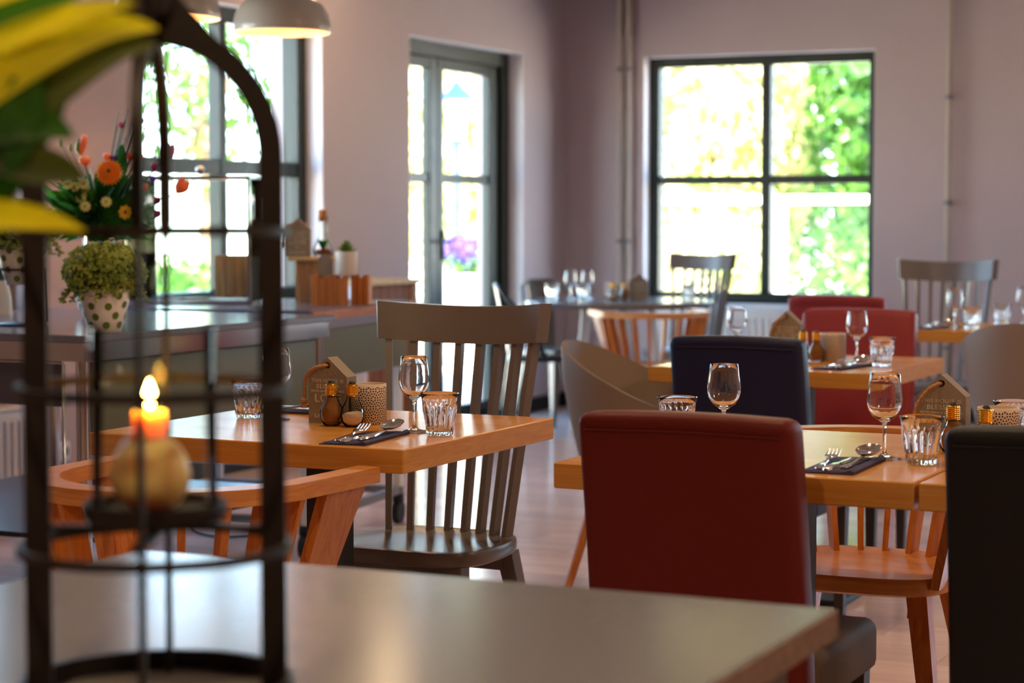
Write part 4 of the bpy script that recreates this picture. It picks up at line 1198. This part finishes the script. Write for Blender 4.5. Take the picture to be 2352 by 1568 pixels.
# bouquet in a glass vase
VX, VY = -4.215, 5.60
rt = Vector((.902, .432, 0)); up = Vector((0, 0, 1)); fw = Vector((-.432, .902, 0))
t = thing('glass_vase', 'clear bulbous glass vase behind the dotted pot', 'vase', (VX, VY, ZC))
bm = nb(); add_lathe(bm, [(0, 0), (.05, 0), (.075, .03), (.085, .09), (.083, .15), (.072, .20), (.058, .235), (.056, .27), (.062, .285), (.060, .286), (.053, .27), (.055, .235), (.068, .20), (.079, .15), (.081, .09), (.071, .034), (0, .01)], 36)
bmesh.ops.remove_doubles(bm, verts=bm.verts, dist=1e-6); obj('glass_body', bm, M['vglass'], t, 60)
B = thing('flower_bouquet', 'mixed bouquet with a big orange gerbera in the glass vase', 'bouquet', (VX, VY, ZC + .02))
NECK = Vector((0, 0, .25))
def bq(px, py, d=0): return rt * ((px - 232) / 672) + up * (1.23 - (py - 500) / 672 - (ZC + .02)) + fw * d
def stem(p, r=.0022):
    bm = nb(); mid = NECK.lerp(p, .5) + Vector((0, 0, .02)); q = Vector((-p.x * .2, -p.y * .2, .02))
    add_tube(bm, [q, NECK + Vector((p.x * .1, p.y * .1, 0)), mid, p], r, 6); return obj('stem', bm, M['leafg'], B, 60)
def disc_flower(p, R, m_, nm, label, rows=4, cm='soil', n=22, nrm=None):
    nrm = (nrm or (-fw + up * .25 + rt * .1)).normalized(); u = nrm.orthogonal().normalized(); v = nrm.cross(u); vs, fs = [], []
    for r_ in range(rows):
        R0 = R * (1 - r_ * .17); lift = R * .10 * r_
        for k in range(n):
            a = 2 * PI * (k + .5 * (r_ % 2)) / n; d = u * math.cos(a) + v * math.sin(a); s = nrm.cross(d); w_ = PI * R0 / n * 1.1; i = len(vs)
            for q in (d * R * .12, d * R0 * .6 + s * w_, d * R0 + nrm * R * .04, d * R0 * .6 - s * w_): vs.append(tuple(p + q + nrm * lift))
            fs.append((i, i + 1, i + 2, i + 3))
    f = raw(nm, vs, fs, M[m_], B, label=label)
    bm = nb(); r = bmesh.ops.create_icosphere(bm, subdivisions=2, radius=R * .22)
    for vv in r['verts']: vv.co = vv.co + p + nrm * R * .25
    obj('flower_centre', bm, M[cm], f, 60); stem(p); return f
def cup_flower(p, h, R, m_, nm, label, n=6, ax=None, opn=.8):
    ax = (ax or (up + rt * .2)).normalized(); u = ax.orthogonal().normalized(); v = ax.cross(u); vs, fs = [], []
    for k in range(n):
        a = 2 * PI * k / n; d = u * math.cos(a) + v * math.sin(a); s = ax.cross(d); w_ = PI * R / n * 1.15; i = len(vs)
        for f_ in (0, .15, .32, .5, .68, .84, 1.0):
            rr_ = R * (math.sin(PI * min(1, f_ * 1.15 + .05) * .62) * .95 + (.12 if k % 2 else -.05) * f_) * (opn + .2 * (1 - f_)); ww = w_ * math.sin(PI * (.06 + .90 * f_)) ** .6
            for m__ in (-1, 0, 1): vs.append(tuple(p + d * (rr_ + (R * .08 if m__ == 0 else 0)) + ax * h * f_ + s * ww * m__))
        for r__ in range(6):
            for m__ in range(2): j = i + r__ * 3 + m__; fs.append((j, j + 1, j + 4, j + 3))
    f = raw(nm, vs, fs, M[m_], B, label=label, smooth=False); stem(p); return f
disc_flower(bq(270, 400, -.12), .047, 'orange', 'gerbera', 'large orange gerbera bloom', 5)
disc_flower(bq(307, 488, -.13), .026, 'yellowp', 'yellow_daisy', 'small yellow daisy', 2, n=8)
cup_flower(bq(385, 372, -.04), .055, .022, 'pinkp', 'tulip', 'pink tulip', ax=up + rt * .3)
cup_flower(bq(412, 445, -.06), .055, .024, 'coral', 'tulip', 'orange-pink tulip leaning right', ax=up * .9 + rt * .7)
cup_flower(bq(100, 395, -.03), .045, .018, 'coral', 'tulip', 'orange tulip bud at the left', ax=up - rt * .6)
cup_flower(bq(205, 385, -.02), .035, .020, 'coral', 'tulip', 'orange flower above the gerbera', ax=up - rt * .2)
cup_flower(bq(192, 360, 0), .07, .012, 'coral', 'tulip', 'narrow orange bud')
for px, py in ((305, 372), (322, 375), (248, 372), (360, 395), (330, 440), (362, 470), (365, 500)): cup_flower(bq(px, py, random.uniform(-.05, .03)), .026, .014, 'coral' if px < 340 else 'pinkp', 'small_bloom', 'small coral bloom')
for px, py, m_ in ((282, 300, 'pinkp'), (316, 298, 'violet'), (322, 290, 'violet'), (262, 375, 'violet'), (318, 402, 'violet'), (352, 420, 'violet')): cup_flower(bq(px, py), .022, .011, m_, 'small_bloom', 'small violet bloom', 5)
for px, py, h in ((186, 345, .062), (150, 335, .035), (167, 345, .032), (279, 268, .016), (302, 262, .016), (318, 268, .016), (268, 298, .018), (312, 280, .018), (292, 285, .016), (289, 322, .014), (315, 340, .014), (330, 300, .014)):
    bm = nb(); p = bq(px, py, random.uniform(-.03, .05)); R0 = h * .22; add_lathe(bm, [(0, 0), (R0, h * .3), (R0 * .9, h * .6), (R0 * .3, h * .92), (0, h)], 10, c=(p.x, p.y, p.z - h * .4)); obj('bud', bm, M['bud'], B, 60, label='green flower bud'); stem(p, .0013)
for px, py in ((190, 430), (205, 440), (178, 425), (200, 455), (98, 410), (215, 475), (262, 465), (210, 425)):
    disc_flower(bq(px, py, random.uniform(-.12, -.06)), .020, 'creamp', 'cream_bloom', 'small cream bloom', 3, 'bud', 9)
rnd = random.Random(11)
for k in range(230):
    a = rnd.uniform(0, 2 * PI); px = 236 + 105 * rnd.uniform(-1, 1); py = rnd.uniform(372, 530) + abs(px - 236) * .3; p = bq(px, py, rnd.uniform(-.12, .1)); b0 = NECK + Vector((rnd.uniform(-.03, .03), rnd.uniform(-.03, .03), rnd.uniform(-.02, .05)))
    m1 = b0.lerp(p, .45) + Vector((0, 0, .03)); m2 = b0.lerp(p, .8) + Vector((0, 0, .02))
    blade([b0, m1, m2, p], rnd.uniform(.018, .034), M['leafd' if k % 3 else 'leafg'], B, n=8, base=.12, nrm=Vector((rnd.uniform(-1, 1), -1, rnd.uniform(-.5, 1))).normalized())
blade([bq(290, 400), bq(282, 380), bq(278, 350), bq(286, 335)], .04, M['leafd'], B, n=8, base=.1)
for px, py in ((30, 420), (70, 440), (60, 480), (100, 450), (120, 470), (40, 400)):
    blade([NECK, bq(180, 500), bq((px + 150) / 2, py + 10), bq(px, py)], .02, M['leafd'], B, n=9, base=.12)


# ------------------------------------------------------------------ pendant lamps and cable
def pendant(label, loc):
    t = thing('pendant_lamp', label, 'lamp', loc)
    o = [(.200, 0), (.203, .004), (.2, .03), (.19, .075), (.165, .115), (.12, .15), (.06, .17), (.02, .175), (.02, .2), (0, .2)]
    i = [(.0, .168), (.058, .165), (.117, .145), (.161, .112), (.186, .074), (.196, .03), (.198, 0)]
    bm = nb(); add_lathe(bm, o, 48); obj('shade', bm, M['lampg'], t, 50)
    bm = nb(); add_lathe(bm, i, 48); obj('shade_lining', bm, M['lampi'], t, 50, label='warm white inside of the shade')
    bm = nb(); add_hoop(bm, .1995, .0, .006, .006, 48); obj('rim', bm, M['white'], t, 50)
    bm = nb(); add_tube(bm, [(0, 0, .2), (0, 0, CEIL - loc[2] - .03)], .004, 8); obj('cord', bm, M['black'], t)
    bm = nb(); add_lathe(bm, [(0, CEIL - loc[2] - .03), (.05, CEIL - loc[2] - .025), (.05, CEIL - loc[2]), (0, CEIL - loc[2])], 24); obj('ceiling_rose', bm, M['lampg'], t, 50)
    bm = nb(); r = bmesh.ops.create_icosphere(bm, subdivisions=2, radius=.035)
    for v in r['verts']: v.co.z += .11
    obj('bulb', bm, M['bulb'], t, 80)
    return t


pl1 = pendant('large grey dome pendant lamp at the top, left of centre', (-4.51, 7.225, 1.99))
dup(pl1, (-4.58, 6.52, 1.99), 0, 'grey dome pendant lamp half hidden behind the lantern arch')
for k, (x, y, z, e) in enumerate(((1.3, 2.6, 2.5, 60), (1.6, 5.2, 2.5, 80), (1.0, 8.0, 2.5, 40), (-2.6, 1.2, 2.5, 20))):
    l = bpy.data.lights.new('ceiling_spot_light', 'AREA'); l.shape = 'DISK'; l.size = .35; l.energy = e * .045; l.color = (1, .72, .45)
    o = bpy.data.objects.new('ceiling_spot_light', l); COL.objects.link(o); o.location = (x, y, z)

for k, (x, y, e) in enumerate(((-.75, .35, 3.6), (-2.35, 3.9, 1.6), (-1.15, 3.8, 1.8), (-2.0, 6.3, 1.6), (-1.8, 8.8, 1.4), (-4.9, 8.8, 1.3))):  # first and last discs are added fill, for the leaves and the wall
    l = bpy.data.lights.new('downlight_and_fill', 'AREA'); l.shape = 'DISK'; l.size = .12; l.energy = e; l.color = (1, .70, .42)
    o = bpy.data.objects.new('downlight_and_fill', l); COL.objects.link(o); o.location = (x, y, CEIL - .01)

bm = nb(); pts = bez([(-4.72, 6.85, .004), (-4.40, 6.35, .004), (-4.15, 6.55, .004), (-4.40, 7.27, .004)], 24); add_tube(bm, pts, .005, 6)
tag(obj('floor_cable', bm, M['cable'], smooth=60), 'dark green cable lying on the floor under the trolley', 'cable')

# ------------------------------------------------------------------ the garden outside
bm = nb(); add_box(bm, -60, XL - WT, -20, 60, -.20, -.05); add_box(bm, XL - WT, 40, YB + WT, 60, -.20, -.05)
obj('ground', bm, M['paving'], smooth=0, kind='structure')


def shrub(name, label, cat, loc, rx, rz_, n, size, m_, seed, trunk=True, h=None):
    t = thing(name, label, cat, loc); h = h if h is not None else rz_ * .9
    scatter_leaves('foliage', (0, 0, h), rx, rz_, n, size, M[m_], t, seed)
    bm = nb(); add_tube(bm, [(0, 0, -.0), (.05, .02, h * .5), (0, 0, h)], [.10, .08, .04], 8)
    for k in range(5):
        a = k * 1.3; add_tube(bm, [(0, 0, h * .6), (rx * .5 * math.cos(a), rx * .5 * math.sin(a), h + rz_ * .3)], [.05, .02], 6)
    obj('trunk', bm, M['trunk'], t, 60)
    return t


GB = 'bushes and trees in the garden'
specs = [((-8.35, 22.5, -.05), 1.35, 2.3, 'gardenp'), ((-5.6, 22.1, -.05), 1.33, 2.4, 'garden'), ((-7.0, 25.5, -.05), 1.5, 2.7, 'garden'), ((-9.6, 28.2, -.05), 1.0, 2.6, 'gardenp'),
         ((-12.6, 25.6, -.05), 1.5, 2.4, 'gardenp'), ((-17.9, 31.0, -.05), 1.5, 2.2, 'gardenp'), ((-2.7, 23.2, -.05), 1.4, 2.6, 'garden'), ((-14.2, 30.6, -.05), 1.8, 2.4, 'gardenp')]
labs = ['pale green bush behind the left panes of the four-pane window', 'bright green bush behind the right panes of the four-pane window', 'tall green tree behind the fence',
        'pale tree beyond the fence at the left', 'green tree seen through the left door leaf', 'pale tree seen through the left door leaf, farther', 'green tree right of the fence', 'pale tree seen through the glass door, rear']
for k, (l, rx, rz_, mm) in enumerate(specs):
    shrub('garden_tree', labs[k], 'tree', l, rx, rz_, 5200, .085, mm, 20 + k)
shrub('garden_tree', 'green tree arching beyond the buffet window', 'tree', (-16.5, 24.3, -.05), 1.3, 1.6, 900, .10, 'garden', 41, h=3.2)
for k, (x, y, r) in enumerate(((-14.0, 19.2, .75), (-12.6, 19.7, .6), (-15.0, 21.3, .8))):
    shrub('low_shrub', ['low green shrub left outside the buffet window', 'low green shrub centre outside the buffet window', 'low green shrub right outside the buffet window'][k], 'shrub', (x, y, -.05), r, .45, 900, .06, 'garden', 50 + k)
for k, (x, y, r, mm) in enumerate(((-7.0, 19.0, .85, 'gardenp'), (-5.2, 18.7, .8, 'garden'), (-3.4, 18.9, .8, 'gardenp'), (-8.9, 19.4, .85, 'gardenp'))):
    shrub('low_shrub', ['pale low shrub behind the fence, left panes', 'dark green low shrub behind the fence mesh, right panes', 'pale low shrub behind the fence at its right end', 'pale low shrub left of the fence'][k], 'shrub', (x, y, -.05), r, .72, 1500, .055, mm, 70 + k)
# white fence with wire mesh
t = thing('garden_fence', 'white-railed wire mesh fence outside the four-pane window', 'fence', (-5.6, 17.0, -.05))
bm = nb(); add_box(bm, -2.6, 2.6, -.035, .035, 1.40, 1.47, .004); obj('top_rail', bm, M['fence'], t)
bm = nb(); add_box(bm, -2.6, 2.6, -.02, .02, .15, .20, .004); obj('bottom_rail', bm, M['fence'], t)
for x in (-2.5, 0.03, 2.5):
    bm = nb(); add_box(bm, x - .045, x + .045, -.045, .045, 0, 1.47, .004); obj('post', bm, M['fence'], t)
bm = nb()
for k in range(-14, 66):
    for s in (1, -1):
        x0 = -2.55 + k * .08; x1 = x0 + s * 1.2; 
        a = (max(-2.55, min(2.55, x0)), .2 + (max(-2.55, min(2.55, x0)) - x0) * s / 1.2 * 1.2); b = (max(-2.55, min(2.55, x1)), 1.4 + (max(-2.55, min(2.55, x1)) - x1) * s)
        if abs(a[0] - b[0]) < .05: continue
        add_bar(bm, (a[0], 0, a[1]), (b[0], 0, b[1]), .003, .003)
obj('wire_mesh', bm, M['wire'], t, 0, kind='stuff')
# lantern outside the glass door
t = thing('garden_lantern', 'blue-roofed lantern on a post outside the glass door', 'lantern', (-9.0, 17.56, -.05))
bm = nb(); add_tube(bm, [(0, 0, 0), (0, 0, 1.99)], .03, 12); add_lathe(bm, [(0, 1.96), (.07, 1.97), (.08, 2.02), (0, 2.03)], 16); obj('post', bm, M['lantern'], t, 50)
bm = nb(); add_lathe(bm, [(0, 2.03), (.08, 2.03), (.13, 2.40), (0, 2.40)], 6); obj('glass_body', bm, M['lglass'], t, 20)
bm = nb(); add_lathe(bm, [(.19, 2.40), (.185, 2.43), (.08, 2.52), (.03, 2.58), (0, 2.60)], 6, capa=True); obj('roof', bm, M['lantern'], t, 20)
# planter with purple flowers
t = thing('flower_planter', 'pale planter of purple flowers outside the glass door', 'planter', (-8.0, 15.73, -.05))
bm = nb(); add_lathe(bm, [(0, 0), (.16, 0), (.22, .80), (.20, .80), (0, .74)], 24); obj('planter_pot', bm, M['terra'], t, 50)
scatter_leaves('blooms', (0, 0, .98), .19, .18, 700, .03, M['lavender'], t, 60)
scatter_leaves('foliage', (0, 0, .90), .20, .12, 300, .03, M['garden'], t, 61)
